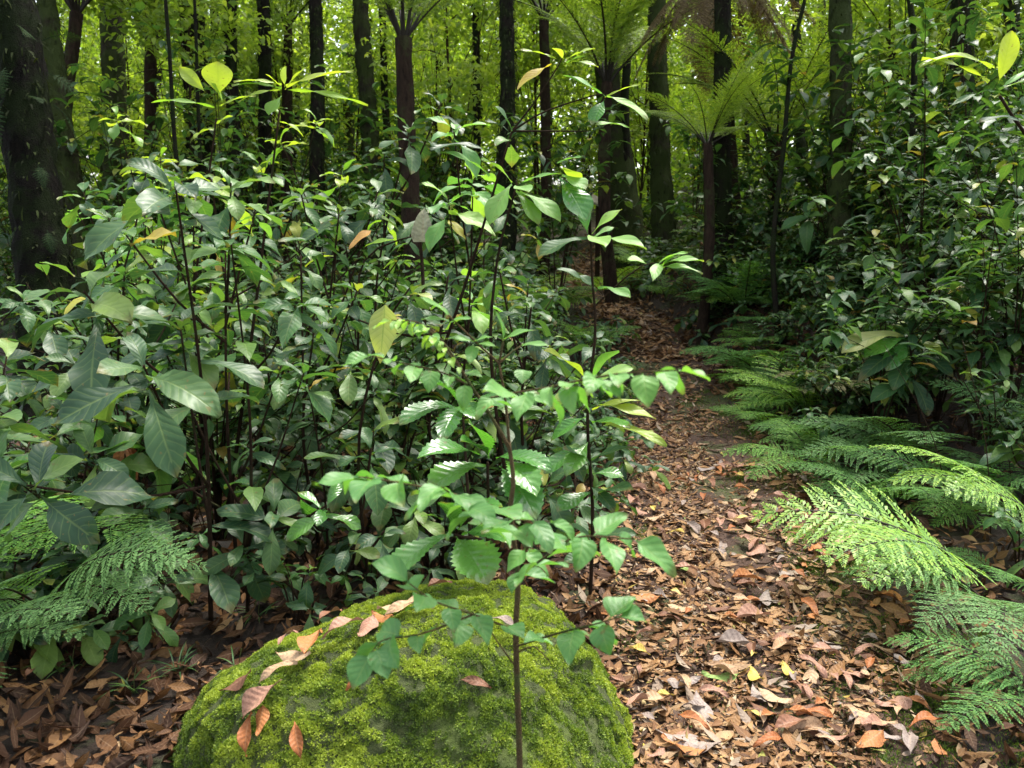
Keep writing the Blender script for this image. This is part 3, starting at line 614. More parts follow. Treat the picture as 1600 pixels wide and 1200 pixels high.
# thin upright sapling
b2 = ground_hit(922, 940)
h2 = Plant('upright_sapling', b2, 'thin upright sapling with a bare dark stem at the left edge of the path', 'sapling', 'mid')
z2 = 3.5
h2.stem(stem_pts(b2, [(926, 800, z2), (918, 650, z2), (930, 520, z2), (925, 430, z2), (923, 368, z2)], 24), .0085, .004, 6)
for a, b, w, K, r, m in [((925, 365), (972, 327), 24, .4, .9, 'sap'), ((922, 370), (945, 385), 34, .4, .8, 'sap'), ((918, 372), (840, 402), 36, .6, .3, None), ((930, 375), (1010, 390), 26, .6, .7, 'sap'), ((918, 365), (893, 290), 42, .5, .5, 'glossy'),
                         ((910, 300), (880, 262), 26, .5, .8, 'young'), ((926, 372), (960, 355), 16, .3, .6, 'sap'), ((915, 440), (870, 420), 22, .5, .2, None), ((932, 455), (905, 430), 20, .4, .1, None), ((934, 450), (985, 465), 24, .5, .4, 'sap'),
                         ((1010, 412), (980, 405), 24, .5, .8, 'sap'), ((925, 600), (990, 575), 30, .5, .8, 'sap'), ((920, 600), (850, 548), 34, .5, .9, 'young'), ((922, 605), (860, 640), 30, .6, .8, 'young'), ((925, 590), (965, 548), 34, .3, .3, 'sap'),
                         ((935, 632), (1025, 655), 24, .4, .9, 'young'), ((925, 640), (1000, 626), 14, .5, .95, 'young'), ((940, 660), (1042, 697), 22, .5, .8, 'young'), ((925, 660), (985, 668), 26, .5, .7, 'glossy'), ((920, 690), (885, 745), 32, .4, .8, 'glossy'),
                         ((922, 720), (990, 700), 22, .5, .1, None), ((925, 730), (880, 700), 24, .5, .1, None), ((922, 760), (960, 800), 26, .5, .1, None), ((930, 840), (995, 835), 24, .6, .1, None), ((928, 850), (890, 820), 24, .6, .2, None), ((918, 700), (850, 740), 34, .7, .5, 'glossy'), ((925, 770), (870, 800), 32, .7, .4, 'glossy'), ((925, 780), (990, 765), 30, .7, .3, None), ((920, 650), (860, 690), 32, .6, .6, 'glossy'), ((926, 740), (975, 745), 28, .6, .5, 'glossy'), ((924, 870), (880, 880), 24, .6, .3, None), ((926, 620), (890, 590), 30, .5, .8, 'sap')]:
    h2.leaf((*a, z2), (*b, z2 - .25 + .3 * R.random()), w, K, 'obovate', r, m)
h2.stem(stem_pts(P(928, 480, z2), [(970, 440, z2 - .1), (1010, 412, z2 - .2), (1030, 415, z2 - .2)], 6), .004, .002, 5)
for a, b, w in [((1030, 415), (1100, 408), 22), ((1032, 418), (1098, 428), 18), ((1028, 413), (1075, 395), 20), ((1030, 412), (1020, 440), 20), ((1035, 415), (1062, 400), 14)]: h2.leaf((*a, z2 - .2), (*b, z2 - .3), w, .6, 'lance', .7, 'sap')
h2.done()

# glossy toothed plant behind the boulder
b3 = on_ground(-.18, 3.05)
h3 = Plant('toothed_plant', b3, 'glossy bright green plant with toothed leaves in whorls just behind the boulder', 'plant', 'glossy')
for top in [(762, 722, 2.95), (710, 836, 2.85), (722, 630, 3.15)]:
    h3.stem(stem_pts(b3, [(760 if top[1] > 700 else 735, 860, 3.05), top], 10), .009, .005, 6)
T_ = dict(teeth=.09, nv=27); h3.wk = 1.25
for a, b, w, K, r, kd in [((751, 712), (652, 716), 34, .9, .5, 'obovate'), ((764, 716), (732, 660), 46, .4, .6, 'obovate'), ((759, 728), (668, 768), 40, 1.0, .8, 'obovate'), ((775, 716), (862, 735), 32, .9, .4, 'obovate'), ((790, 722), (838, 776), 36, .9, .7, 'obovate'),
                          ((780, 728), (838, 812), 46, .8, .1, 'obovate'), ((705, 834), (606, 902), 36, .7, .7, 'obovate'), ((712, 838), (762, 914), 60, .7, .8, 'obovate'), ((710, 828), (695, 785), 30, .5, .1, 'obovate'), ((716, 828), (786, 792), 34, .8, .6, 'obovate'), ((692, 812), (658, 806), 7, .3, .95, 'lance'),
                          ((714, 636), (624, 664), 34, .9, .4, 'obovate'), ((716, 626), (655, 598), 36, .8, .3, 'obovate'), ((724, 630), (744, 655), 34, .4, .4, 'obovate'), ((728, 628), (800, 640), 30, .9, .3, 'obovate'), ((722, 636), (690, 690), 30, .9, .2, 'obovate'), ((722, 836), (800, 850), 36, .9, .2, 'obovate'), ((765, 716), (720, 690), 30, .6, .2, 'obovate')]:
    z = 3.15 if a[1] < 660 else (2.85 if a[1] > 790 else 2.95)
    h3.leaf((*a, z), (*b, z - .12 - .1 * R.random()), w, K, kd, r, fold=.3, wave=.02, **T_)
h3.done()

# left: saplings with whorls at the places seen in the photo
def whorl_plant(bx, by, spots, label, name='broadleaf_sapling', mat='dark', r0=.011, group=None, leafkind='obovate', sm='stem'):
    b = on_ground(bx, by); p = Plant(name, b, label, 'sapling', mat, sm, group); knot = None
    for q in spots:
        px, py, z, n, L = q[:5]; m = q[5] if len(q) > 5 else None
        L = L * 1.2; top = P(px, py, z)
        if knot is None:
            mid = b + (top - b) * .5 + np.array([R.normal(0, .06), R.normal(0, .06), .05]); c = curve([b, mid, top], 14); knot = c[7:11]
        else:
            k = knot[R.integers(len(knot))]; c = curve([k, (k + top) / 2 + np.array([0, 0, -.04]), top], 8)
        p.stem(c, r0 if len(c) > 10 else r0 * .6, r0 * .4, 6)
        ax = unit(c[-1] - c[-3]) * .6 + np.array([0, -.15, .8])
        rosette(p.mbx(m), top - b, ax, n, L, W=.4, K=.8, lo=-.3, hi=.8, kind=leafkind, r=(.75 if m in ('young', 'sap') else None))
    return p
p = whorl_plant(-1.45, 4.1, [(437, 172, 4.0, 2, .12, 'young')], 'tall thin sapling with a fan of translucent yellow-green leaves against the trunks', 'tall_sapling', r0=.012)
for a, b, w, K, r in [((447, 135), (552, 112), 26, .3, 1.), ((445, 136), (438, 104), 24, .3, .9), ((440, 132), (365, 128), 14, .4, .9), ((440, 138), (362, 134), 12, .5, .3), ((446, 140), (478, 106), 20, .3, .95), ((437, 140), (372, 160), 12, .5, .8), ((450, 140), (575, 165), 12, .3, .6), ((435, 132), (415, 116), 10, .3, 1.), ((440, 150), (420, 180), 26, .4, .3)]: p.leaf((*a, 4.0), (*b, 3.95), w, K, 'obovate', r, 'young')
p.done()
p = whorl_plant(-1.75, 4.3, [(338, 185, 4.2, 2, .12, 'young')], 'tall sapling with one round backlit leaf held upright at its tip', 'tall_sapling', r0=.011)
for a, b, w, K, r, up in [((342, 150), (340, 96), 48, .1, .95, (.1, -1, .1)), ((322, 145), (280, 105), 22, .2, .9, (.2, -1, .4)), ((335, 168), (236, 160), 10, .5, .4, None), ((345, 165), (400, 150), 14, .4, .8, None), ((348, 160), (330, 130), 26, .4, .6, None)]: p.leaf((*a, 4.2), (*b, 4.15), w, K, 'obovate', r, 'young', up)
p.done()
p = whorl_plant(-.75, 3.9, [(800, 205, 3.5, 3, .14, 'mid'), (560, 500, 3.8, 3, .16)], 'arching sapling with a long bare reddish stem leaning toward the path', 'arching_sapling', r0=.011)
q0 = P(800, 205, 3.5)
for pts in ([(835, 160, 3.45), (868, 110, 3.4), (880, 88, 3.4)], [(850, 175, 3.4), (925, 150, 3.35), (945, 147, 3.35)], [(870, 205, 3.4), (920, 205, 3.35)]): p.stem(stem_pts(q0, pts, 9), .0045, .002, 5)
for a, b, w, K, r, m in [((862, 100), (808, 140), 24, .4, .8, 'yellow'), ((870, 92), (812, 78), 10, .3, .8, 'young'), ((880, 92), (865, 75), 24, .2, .9, 'young'), ((885, 92), (930, 76), 18, .3, .8, 'young'), ((888, 95), (935, 105), 14, .3, .7, 'young'), ((885, 98), (915, 88), 18, .3, .7, 'sap'),
                         ((945, 150), (880, 118), 28, .3, .3, 'sap'), ((948, 150), (1012, 188), 28, .5, .8, 'sap'), ((945, 152), (1000, 132), 8, .3, .9, 'young'), ((945, 155), (925, 195), 26, .3, .3, 'glossy'), ((985, 200), (930, 195), 18, .5, .8, 'sap'), ((800, 205), (770, 165), 30, .6, .2, 'mid'), ((795, 205), (760, 190), 22, .5, .1, 'dark')]:
    p.leaf((*a, 3.4), (*b, 3.35), w, K, 'obovate', r, m)
p.done()
b = on_ground(.05, 3.6)
p = Plant('whorled_sapling', b, 'sapling with a drooping whorl of shiny light green leaves above the forked sapling', 'sapling', 'young')
p.stem(stem_pts(b, [(770, 600, 3.5), (775, 420, 3.45), (808, 285, 3.4)], 14), .009, .004)
for a, b_, w, K, r, m in [((800, 285), (752, 248), 26, .5, .8, 'sap'), ((805, 290), (825, 300), 30, .2, .7, 'sap'), ((800, 288), (765, 352), 34, .7, .7, 'sap'), ((806, 298), (842, 352), 26, .5, .2, 'young'), ((812, 300), (876, 348), 34, .6, .7, 'sap'), ((815, 285), (878, 272), 12, .4, .6, 'sap'), ((878, 274), (915, 296), 32, .4, .7, 'sap'), ((874, 278), (915, 345), 48, .5, .4, 'glossy'), ((870, 255), (910, 245), 8, .3, .6, 'sap'), ((735, 330), (700, 318), 14, .4, .6, 'sap'), ((700, 322), (736, 302), 22, .5, .5, 'sap'), ((765, 275), (688, 238), 24, .6, .6, 'sap'), ((765, 235), (672, 234), 24, .6, .1, 'dark')]:
    p.leaf((*a, 3.4), (*b_, 3.3), w, K, 'obovate', r, m)
p.done()
# hanging pale leaf and a dead leaf on a stalk
b = on_ground(-.62, 3.5)
p = Plant('twiggy_sapling', b, 'sapling with one big pale veined leaf hanging straight down from a reddish twig', 'sapling', 'dark')
p.stem(stem_pts(b, [(560, 700, 3.2), (600, 520, 3.1), (640, 450, 3.05)], 12), .008, .003); p.stem(stem_pts(P(612, 495, 3.08), [(604, 478, 2.95), (600, 475, 2.85)], 4), .002, .0015)
p.leaf((602, 476, 2.85), (594, 568, 2.85), 44, .15, 'ovate', .5, 'pale', (.1, -1, .15)); p.ros((640, 450, 3.05), 6, .13); p.ros((548, 560, 3.15), 5, .14)
p.done()
b = on_ground(-.45, 4.6)
p = Plant('dead_leaf_stalk', b, 'upright brown stalk topped by a pale dead papery leaf', 'dead plant', 'pale')
p.stem(stem_pts(b, [(664, 520, 4.3), (660, 420, 4.3), (656, 372, 4.3)], 10), .013, .008)
m_ = MB(); A0 = P(660, 378, 4.28) - b; leaves(m_, [A0], [.05, -.1, 1], [0, -1, .1], .17, .11, .5, .4, .05, .6, 'heart', 7, 13, .05); M['papery'] = litter_mat('papery_leaf', [(0, (.3, .3, .19)), (1, (.4, .38, .26))]); m_.obj('dead_leaf', M['papery'], p.root); p.done()

LEFT = [  # (base x, base y, [(px, py, depth, leaves, leaf length, material)], label)
    (-1.9, 4.3, [(195, 420, 3.9, 7, .24, 'mid'), (260, 445, 4.0, 7, .22, 'mid')], 'sapling with a long pale green leaf reaching left beside the leaning mossy trunk'),
    (-2.6, 4.4, [(120, 565, 3.9, 8, .2), (195, 575, 4.0, 8, .19), (100, 640, 3.8, 7, .18)], 'forked sapling with broad shiny dark leaves below the thick dark trunk'),
    (-1.7, 4.6, [(310, 520, 4.3, 8, .2), (385, 480, 4.4, 7, .18), (330, 430, 4.5, 6, .17, 'mid')], 'reddish-stemmed sapling with fine dark leaves left of the centre'),
    (-1.25, 4.4, [(450, 560, 4.1, 8, .2), (412, 530, 4.2, 7, .19), (500, 470, 4.3, 7, .17, 'mid')], 'bushy sapling with a rounded glossy leaf facing out'),
    (-.95, 4.0, [(490, 520, 3.9, 7, .17), (560, 450, 3.9, 7, .16, 'mid'), (470, 400, 4.0, 6, .15)], 'thick-stemmed sapling left of the hanging pale leaf'),
    (-1.9, 3.6, [(225, 790, 3.3, 8, .19), (260, 900, 3.2, 7, .17), (160, 760, 3.4, 7, .17)], 'low sapling with grey-green drooping leaves at the front of the thicket'),
    (-1.1, 3.5, [(430, 800, 3.2, 7, .2), (510, 790, 3.15, 6, .16, 'glossy'), (380, 850, 3.2, 6, .16)], 'low sapling with one long wet speckled leaf, left of the glossy plant'),
    (-.75, 3.4, [(545, 850, 3.1, 6, .14), (580, 700, 3.2, 5, .15, 'mid'), (600, 830, 3.1, 4, .12)], 'small dark sapling close behind the left shoulder of the boulder'),
    (-.35, 4.0, [(640, 560, 3.8, 7, .16), (690, 500, 3.8, 7, .16), (700, 430, 3.9, 6, .15)], 'dark sapling directly behind the pale hanging leaf'),
    (.1, 4.3, [(830, 480, 4.0, 6, .16), (780, 420, 4.1, 6, .15, 'mid'), (860, 540, 4.0, 7, .16)], 'dark sapling between the forked sapling and the upright sapling'),
    (.35, 4.2, [(880, 690, 3.9, 8, .17), (850, 760, 3.7, 7, .16), (900, 780, 3.7, 6, .14)], 'low shiny wet-leaved sapling at the edge of the path'),
    (-1.6, 4.0, [(400, 325, 3.9, 5, .12, 'sap'), (330, 280, 4.0, 5, .18, 'young'), (250, 330, 4.0, 5, .17, 'mid')], 'tall sapling with a pale notched leaf and one long yellow leaf'),
    (-1.15, 4.6, [(530, 330, 4.4, 7, .16), (470, 300, 4.5, 7, .16, 'mid'), (590, 300, 4.5, 7, .17)], 'tall dark-leaved sapling right of the slender trunk pair'),
    (-.7, 5.0, [(640, 200, 4.8, 8, .2), (690, 160, 4.9, 7, .2), (600, 240, 4.8, 7, .19)], 'tall sapling with blue-green leaves in front of the tree fern trunk'),
    (-2.4, 5.2, [(170, 340, 4.9, 12, .2), (130, 300, 5.0, 7, .2, 'mid'), (230, 260, 5.0, 6, .2)], 'sapling with narrow silvery leaves left of the tall fan-leaved sapling'),
]
for x, y, spots, lb in LEFT: whorl_plant(x, y, spots, lb, mat='dark', group='broad-leaved saplings left of the path').done()
# rust and yellow dying leaves held on the thicket
b = on_ground(-.9, 4.7)
p = Plant('withering_sapling', b, 'thin sapling carrying orange withered leaves in the middle of the thicket', 'sapling', 'dark')
p.stem(stem_pts(b, [(560, 520, 4.3), (575, 400, 4.3), (700, 355, 4.3)], 12), .009, .003); p.ros((575, 400, 4.3), 5, .15)
for a, bb, w, m in [((580, 360), (545, 390), 20, 'rust'), ((700, 345), (728, 375), 18, 'yellow'), ((595, 145), (605, 170), 18, 'rust'), ((715, 335), (700, 320), 12, 'young'), ((570, 385), (620, 375), 16, 'young')][:5]:
    if a[1] > 200: p.leaf((*a, 4.25), (*bb, 4.2), w, .4, 'ovate', .5, m)
p.done()
b = on_ground(-2.0, 4.0)
p = Plant('dead_leaf_bundle', b, 'bundle of brown dead leaves hanging on thin dark stems low in the thicket', 'dead plant', 'rust')
for q in range(5): p.stem(stem_pts(b, [(195 + R.normal(0, 6), 740, 3.7), (190 + R.normal(0, 22), 620 + R.normal(0, 15), 3.75)], 6), .006, .003, 5)
m_ = MB()
for q in range(7): leaves(m_, [P(195 + R.normal(0, 6), 690, 3.68) - b], [R.normal(0, .2), R.normal(0, .2), -1], [0, -1, .1], .14 + .06 * R.random(), .06, .3, .4, .05, None, 'lance', 5, 9, .05)
m_.obj('foliage', M['fl_orange-brown'], p.root); p.done()

# right: branch with yellow backlit leaves
b = on_ground(2.35, 3.3)
p = Plant('yellow_leaved_sapling', b, 'sapling with large yellow-green backlit leaves at its top on the right bank', 'sapling', 'young')
p.stem(stem_pts(b, [(1640, 600, 3.1), (1640, 300, 3.0), (1562, 150, 2.9)], 14), .012, .005)
for a, bb, w, K, r, m, up in [((1550, 105), (1436, 104), 30, .9, .8, 'young', None), ((1560, 130), (1580, 48), 38, .2, 1., 'young', (.2, -1, .2)), ((1545, 128), (1440, 92), 16, .5, .9, 'young', None), ((1560, 140), (1640, 100), 22, .4, .5, 'sap', None), ((1560, 140), (1630, 125), 20, .4, .5, 'young', None), ((1550, 140), (1480, 170), 10, .4, .5, 'mid', None), ((1600, 190), (1530, 190), 22, .5, .2, 'dark', None)]:
    p.leaf((*a, 2.9), (*bb, 2.85), w, K, 'obovate', r, m, up)
p.done()
b = ground_hit(1440, 690)
p = Plant('yellow_tipped_sapling', b, 'low sapling with a drooping pale yellow leaf among the ferns on the right', 'sapling', 'small')
zz = project(b)[2] - .25
p.stem(stem_pts(b, [(1430, 600, zz), (1420, 530, zz)], 8), .008, .004)
for a, bb, w, K, r, m in [((1412, 525), (1315, 552), 40, .9, .8, 'pale'), ((1418, 530), (1350, 560), 34, .9, .6, 'glossy'), ((1422, 528), (1440, 492), 26, .4, .2, 'dark'), ((1425, 530), (1470, 555), 28, .6, .9, 'young'), ((1420, 535), (1385, 580), 32, .7, .3, 'glossy'), ((1424, 525), (1465, 515), 26, .5, .1, 'dark'), ((1420, 555), (1395, 610), 30, .6, .3, 'mid'), ((1425, 550), (1490, 590), 30, .6, .1, 'dark'), ((1430, 545), (1500, 560), 26, .8, .3, 'mid'), ((1415, 545), (1340, 600), 28, .9, .2, 'dark'), ((1422, 590), (1450, 650), 28, .8, .2, 'dark'), ((1420, 600), (1360, 630), 28, .9, .3, 'mid')]: p.leaf((*a, zz), (*bb, zz - .12), w, K, 'obovate', r, m)
p.done()

# ------------------------------------------------------------------ thicket: prototypes then copies
def proto_whorl(name, mat, hgt, nro, L, kind='obovate', W=.4, nleaf=(6, 9), m2=None, K=.8, spread=.28):
    r = thing(name, (0, 0, 0), 'x', 'sapling'); st = MB(); fo = MB()
    main = curve([[0, 0, -.05], [R.normal(0, .05), R.normal(0, .05), hgt * .5], [R.normal(0, .1), R.normal(0, .1), hgt]], 12); tube(st, main, np.linspace(.0055 + .0025 * hgt, .003, 12), 5, rough=.15)
    rosette(fo, main[-1], [R.normal(0, .2), R.normal(0, .2), 1], R.integers(*nleaf), L, W=W, K=K, kind=kind, nv=9)
    for k in range(nro - 1):
        i = R.integers(3, 10); a = R.random() * 6.28; up = hgt * (.15 + .3 * R.random()); s = spread * hgt * (.5 + R.random())
        e = main[i] + np.array([s * math.cos(a), s * math.sin(a), up]); c = curve([main[i], (main[i] + e) / 2 + [0, 0, -.04], e], 7); tube(st, c, np.linspace(.006, .003, 7), 5)
        rosette(fo, e, unit(c[-1] - c[-3]) + [0, 0, .7], R.integers(*nleaf), L * (.75 + .4 * R.random()), W=W, K=K, kind=kind, nv=7)
    for k in range(R.integers(4, 8)):
        i = R.integers(2, 11); a = R.random() * 6.28; leaves(fo, [main[i]], [math.cos(a), math.sin(a), .2], [0, 0, 1.], L * .9, L * W, .9, .25, .03, None, kind, 5, 7)
    st.obj('stem', M['stem'], r); fo.obj('foliage', M[mat], r); return r
def proto_shrub(name, mat, hgt, wid, nleaf, L):
    r = thing(name, (0, 0, 0), 'x', 'shrub'); st = MB(); fo = MB(); tips = []
    for k in range(7):
        a = R.random() * 6.28; s = wid * (.3 + .7 * R.random()); e = np.array([s * math.cos(a), s * math.sin(a), hgt * (.55 + .5 * R.random())])
        c = curve([[0, 0, -.05], [e[0] * .3, e[1] * .3, e[2] * .55], e], 12); tube(st, c, np.linspace(.009, .002, 12), 5); tips.append(c)
        for q in range(3):
            i = R.integers(4, 10); e2 = c[i] + np.array([R.normal(0, .18), R.normal(0, .18), .12 + .15 * R.random()]) * hgt; c2 = curve([c[i], e2], 7); tube(st, c2, np.linspace(.004, .0015, 7), 4); tips.append(c2)
    for c in tips:
        n = int(nleaf / len(tips)); i = R.integers(len(c) // 3, len(c), n); a = R.random(n) * 6.28
        D = np.stack([np.cos(a), np.sin(a), R.normal(.15, .35, n)], -1); l = L * (.6 + .7 * R.random(n)); leaves(fo, c[i] + R.normal(0, .01, (n, 3)), D, [0, 0, 1.], l, l * .42, .5 + .6 * R.random(n), .25, .03, None, 'lance', 3, 6)
    st.obj('stem', M['stem'], r); fo.obj('foliage', M[mat], r); return r
PW = [proto_whorl('broadleaf_sapling', m, h, n, L, kd, W_2) for m, h, n, L, kd, W_2 in [('dark', .55, 3, .2, 'obovate', .42), ('dark', .8, 3, .26, 'obovate', .4), ('dark', 1.0, 5, .17, 'lance', .34), ('dark', 1.2, 5, .22, 'obovate', .4), ('mid', .85, 4, .24, 'ovate', .42), ('mid', 1.2, 5, .2, 'obovate', .4), ('dark', .4, 2, .22, 'ovate', .46), ('dark', 1.5, 5, .25, 'obovate', .38), ('mid', 1.6, 5, .22, 'lance', .36)]]
PS = [proto_shrub('leafy_shrub', m, h, w, n, L) for m, h, w, n, L in [('small', .8, .45, 260, .11), ('small', 1.2, .55, 360, .125), ('small', 1.7, .65, 460, .14), ('small', .5, .4, 200, .1), ('mid', 1.4, .55, 320, .14), ('small', 2.4, .75, 520, .16), ('mid', 2.7, .7, 420, .15)]]
PHT = [.55, .8, 1.0, 1.2, .85, 1.2, .4, 1.5, 1.6]; SHT = [.8, 1.2, 1.7, .5, 1.4, 2.4, 2.7]
def size_word(h): return 'ankle-high' if h < .45 else 'knee-high' if h < .75 else 'waist-high' if h < 1.15 else 'chest-high' if h < 1.5 else 'head-high'
PL = []
for q, (h_, L) in enumerate([(.22, .14), (.32, .16), (.3, .12)]):
    r = thing('low_seedling', (0, 0, 0), 'x', 'seedling'); st = MB(); fo = MB()
    for k in range(5):
        a = k * 2.4 + R.random(); e = np.array([.22 * math.cos(a), .22 * math.sin(a), h_ * (.5 + .7 * R.random())]); c = curve([[0, 0, -.03], e * [.4, .4, .7], e], 7); tube(st, c, np.linspace(.005, .002, 7), 5)
        rosette(fo, e, unit(e) * .4 + [0, 0, .8], R.integers(5, 8), L * (.8 + .4 * R.random()), W=.42, K=.9, nv=7, lo=-.3, hi=.4)
    st.obj('stem', M['stem'], r); fo.obj('foliage', M[['dark', 'dark', 'mid'][q]], r); PL.append(r)
PHL = [.25, .36, .33]
used = set()
def put(protos, hts, i, x, y, sc, what, group):
    p = on_ground(x, y, -.01); h = hts[i] * sc; src = protos[i]
    lb = auto_label(p + np.array([0, 0, h * .75]), size_word(h) + (' mid-green' if (protos is PW and i in (4, 5, 8)) or (protos is PS and i == 4) else ' dark green'), what)
    rz = R.random() * 6.28; tl = (R.normal(0, .08), R.normal(0, .08))
    if id(src) not in used:
        used.add(id(src)); o = src; o.location = Vector(p); o.rotation_euler = (*tl, rz); o.scale = (sc,) * 3
    else: o = dup(src, p, rz, sc, tl)
    tag(o, lb, None, group); return o
def view_ok(x, y, lo=-80, hi=1640):
    px, py, z = project(on_ground(x, y, .6)); return lo < px < hi
k = 0; occ = []
while k < 118:
    y = 3.05 + 7 * R.random() ** 1.25; x = path_x(y) - .95 - 7 * R.random() ** 1.1
    if y < 4.1 and x > -.5: continue
    if y < 3.45 and x > -1.0: continue
    px_ = project(on_ground(x, y, .6))[0]
    if (y > 4.3 and 835 < px_ < 1010) or (y > 4.6 and px_ < 170): continue
    if not view_ok(x, y) or any((x - a) ** 2 + (y - b_) ** 2 < .34 ** 2 for a, b_ in occ): 
        if R.random() < .98: continue
    occ.append((x, y))
    i = R.choice(9, p=[.16, .19, .16, .12, .1, .07, .14, .03, .03]) if y < 5.2 else R.choice(9, p=[.08, .16, .2, .16, .16, .1, .04, .05, .05])
    put(PW, PHT, i, x, y, .85 + .35 * R.random(), 'broad-leaved sapling', 'broad-leaved saplings left of the path'); k += 1
k = 0; occ = []; tries = 0
while k < 110 and tries < 9000:
    y = 3.6 + 7.5 * R.random() ** 1.05; x = path_x(y) + 1.0 + 5.5 * R.random() ** 1.1
    if y < 5.5 and x < path_x(y) + 1.5: continue
    tries += 1
    if not view_ok(x, y) or any((x - a) ** 2 + (y - b_) ** 2 < (.36 if tries < 3000 else .2) ** 2 for a, b_ in occ): continue
    occ.append((x, y)); dx = x - path_x(y)
    if R.random() < .7:
        i = R.choice(7, p=[.2, .22, .16, .1, .12, .12, .08]) if dx > 1.8 else R.choice(5, p=[.35, .1, 0, .5, .05]); put(PS, SHT, i, x, y, .85 + .35 * R.random(), 'small-leaved shrub', 'leafy shrubs right of the path')
    else:
        i = R.choice(9) if dx > 1.8 else R.choice([0, 1, 6]); put(PW, PHT, i, x, y, .85 + .3 * R.random(), 'broad-leaved sapling', 'broad-leaved saplings right of the path')
    k += 1
k = 0
while k < 80:
    y = 2.85 + 3.2 * R.random() ** 1.2; x = path_x(y) - 1.0 - 3.6 * R.random()
    if (y < 3.5 and x > -.7) or (y < 3.1 and x > -1.35) or not view_ok(x, y, -60): continue
    put(PL, PHL, R.integers(3), x, y, .85 + .4 * R.random(), 'leafy seedling', 'low seedlings under the thicket'); k += 1
for k in range(12):
    x, y = -2.3 + 1.05 * R.random(), 2.45 + .6 * R.random(); put(PL, PHL, R.integers(3), x, y, .6 + .35 * R.random(), 'leafy seedling', 'low seedlings under the thicket')
for k in range(34):
    y = 4.2 + 5.5 * R.random(); x = path_x(y) - .52 - .45 * R.random(); put(PL, PHL, R.integers(3), x, y, .7 + .45 * R.random(), 'leafy seedling', 'low seedlings along the left path edge')
PA = []
for q, (m, h, L) in enumerate([('sap', 1.7, .24), ('mid', 1.9, .26), ('young', 2.0, .24), ('mid', 1.55, .28), ('dark', 1.9, .27)]):
    PA.append(proto_whorl('tall_sapling', m, h, 4, L, 'obovate', .36, (5, 8), spread=.2))
k = 0
while k < 18:
    y = 4.3 + 3.0 * R.random(); x = path_x(y) - 1.5 - 4.2 * R.random(); px_ = project(on_ground(x, y, 1.5))[0]
    if not 170 < px_ < 800 or 560 < px_ < 640 or 270 < px_ < 480: continue
    i = k % 5; p = on_ground(x, y, -.01); sc = .85 + .25 * R.random(); h = [1.7, 1.9, 2.0, 1.55, 1.9][i] * sc
    o = PA[i] if k < 5 else dup(PA[i], p, R.random() * 6.28, sc, (R.normal(0, .08), R.normal(0, .08)))
    if k < 5: o.location = Vector(p); o.scale = (sc,) * 3
    tag(o, auto_label(p + np.array([0, 0, h * .9]), ['light green', 'mid-green', 'yellow-green', 'large-leaved mid-green', 'dark green'][i], 'tall sapling topping the thicket'), 'sapling', 'tall saplings above the thicket'); k += 1
k = 0
while k < 16:
    y = 3.6 + 4 * R.random(); x = path_x(y) - 1.1 - 5 * R.random(); px_ = project(on_ground(x, y, .6))[0]
    if not view_ok(x, y) or (y > 4.3 and 835 < px_ < 1010) or (y > 4.6 and px_ < 170): continue
    put(PS, SHT, R.choice([0, 1, 3, 4]), x, y, .8 + .3 * R.random(), 'small-leaved shrub', 'leafy shrubs left of the path'); k += 1
k = 0
while k < 90:   # farther thicket
    y = 9.5 + 9 * R.random(); x = (R.random() * 2 - 1) * (.62 * y + 1)
    if abs(x - path_x(y)) < (.95 if y < 12 else .8) or not view_ok(x, y): continue
    if 11 < y < 14 and path_x(y) - 1.6 < x < path_x(y) and R.random() < .8: continue
    if x < path_x(y) and y < 12.5 and x > -1.0 and R.random() < .5: continue
    if R.random() < .5: put(PW, PHT, R.integers(9), x, y, 1.0 + .4 * R.random(), 'broad-leaved sapling', 'saplings deeper in the forest')
    else: put(PS, SHT, R.integers(7), x, y, 1.0 + .4 * R.random(), 'small-leaved shrub', 'shrubs deeper in the forest')
    k += 1

# ------------------------------------------------------------------ ferns
FR = {m: [frond_mesh('frond', M[m], 1.0, W, 11 + s, K, peak=.14, seed=s + 3, pinn=15) for s, (W, K) in enumerate([(.4, .85), (.44, .95), (.36, .75)])] for m in ('fernb', 'fernd', 'ferng', 'ferno', 'fernm')}
def fern(x, y, n, L, mat, label, name='fern', az=None, spread=3.14, pit=(-.25, .25), group=None, h=.0):
    b = on_ground(x, y, h); r = thing(name, b, label, 'fern', group); a0 = R.random() * 6.28
    for k in range(n):
        a = a0 + k * 2.399 if az is None else az + (k / max(n - 1, 1) - .5) * 2 * spread + R.normal(0, .1)
        o = link('frond', FR[mat][R.integers(3)], r); s = L * (.75 + .4 * R.random()); o.scale = (s * (1 if R.random() < .5 else -1), s, s)
        o.location = Vector((.02 * math.cos(a), .02 * math.sin(a), 0)); o.rotation_euler = (pit[0] + (pit[1] - pit[0]) * R.random(), R.normal(0, .15), a - math.pi / 2)
    return r
W_ = math.pi
fern(1.95, 3.35, 5, .88, 'fernb', 'bright lime-green fern arching left over the path', az=W_ * .97, spread=.55, pit=(-.35, -.05), h=.08)
fern(1.82, 3.0, 7, .62, 'ferng', 'grey-green wet fern drooping with long pointed tips at the right path edge', az=W_ * 1.2, spread=1.1, pit=(-.3, .05), h=.12)
fern(2.45, 3.75, 4, .85, 'fernb', 'yellow-green fern frond reaching in from the right side', az=W_ * .95, spread=.35, pit=(-.1, .2), h=.12)
fern(1.72, 2.45, 4, .55, 'fernd', 'dark fern at the lower right corner over the litter', az=W_ * .95, spread=.5, pit=(-.45, -.1), h=.05)
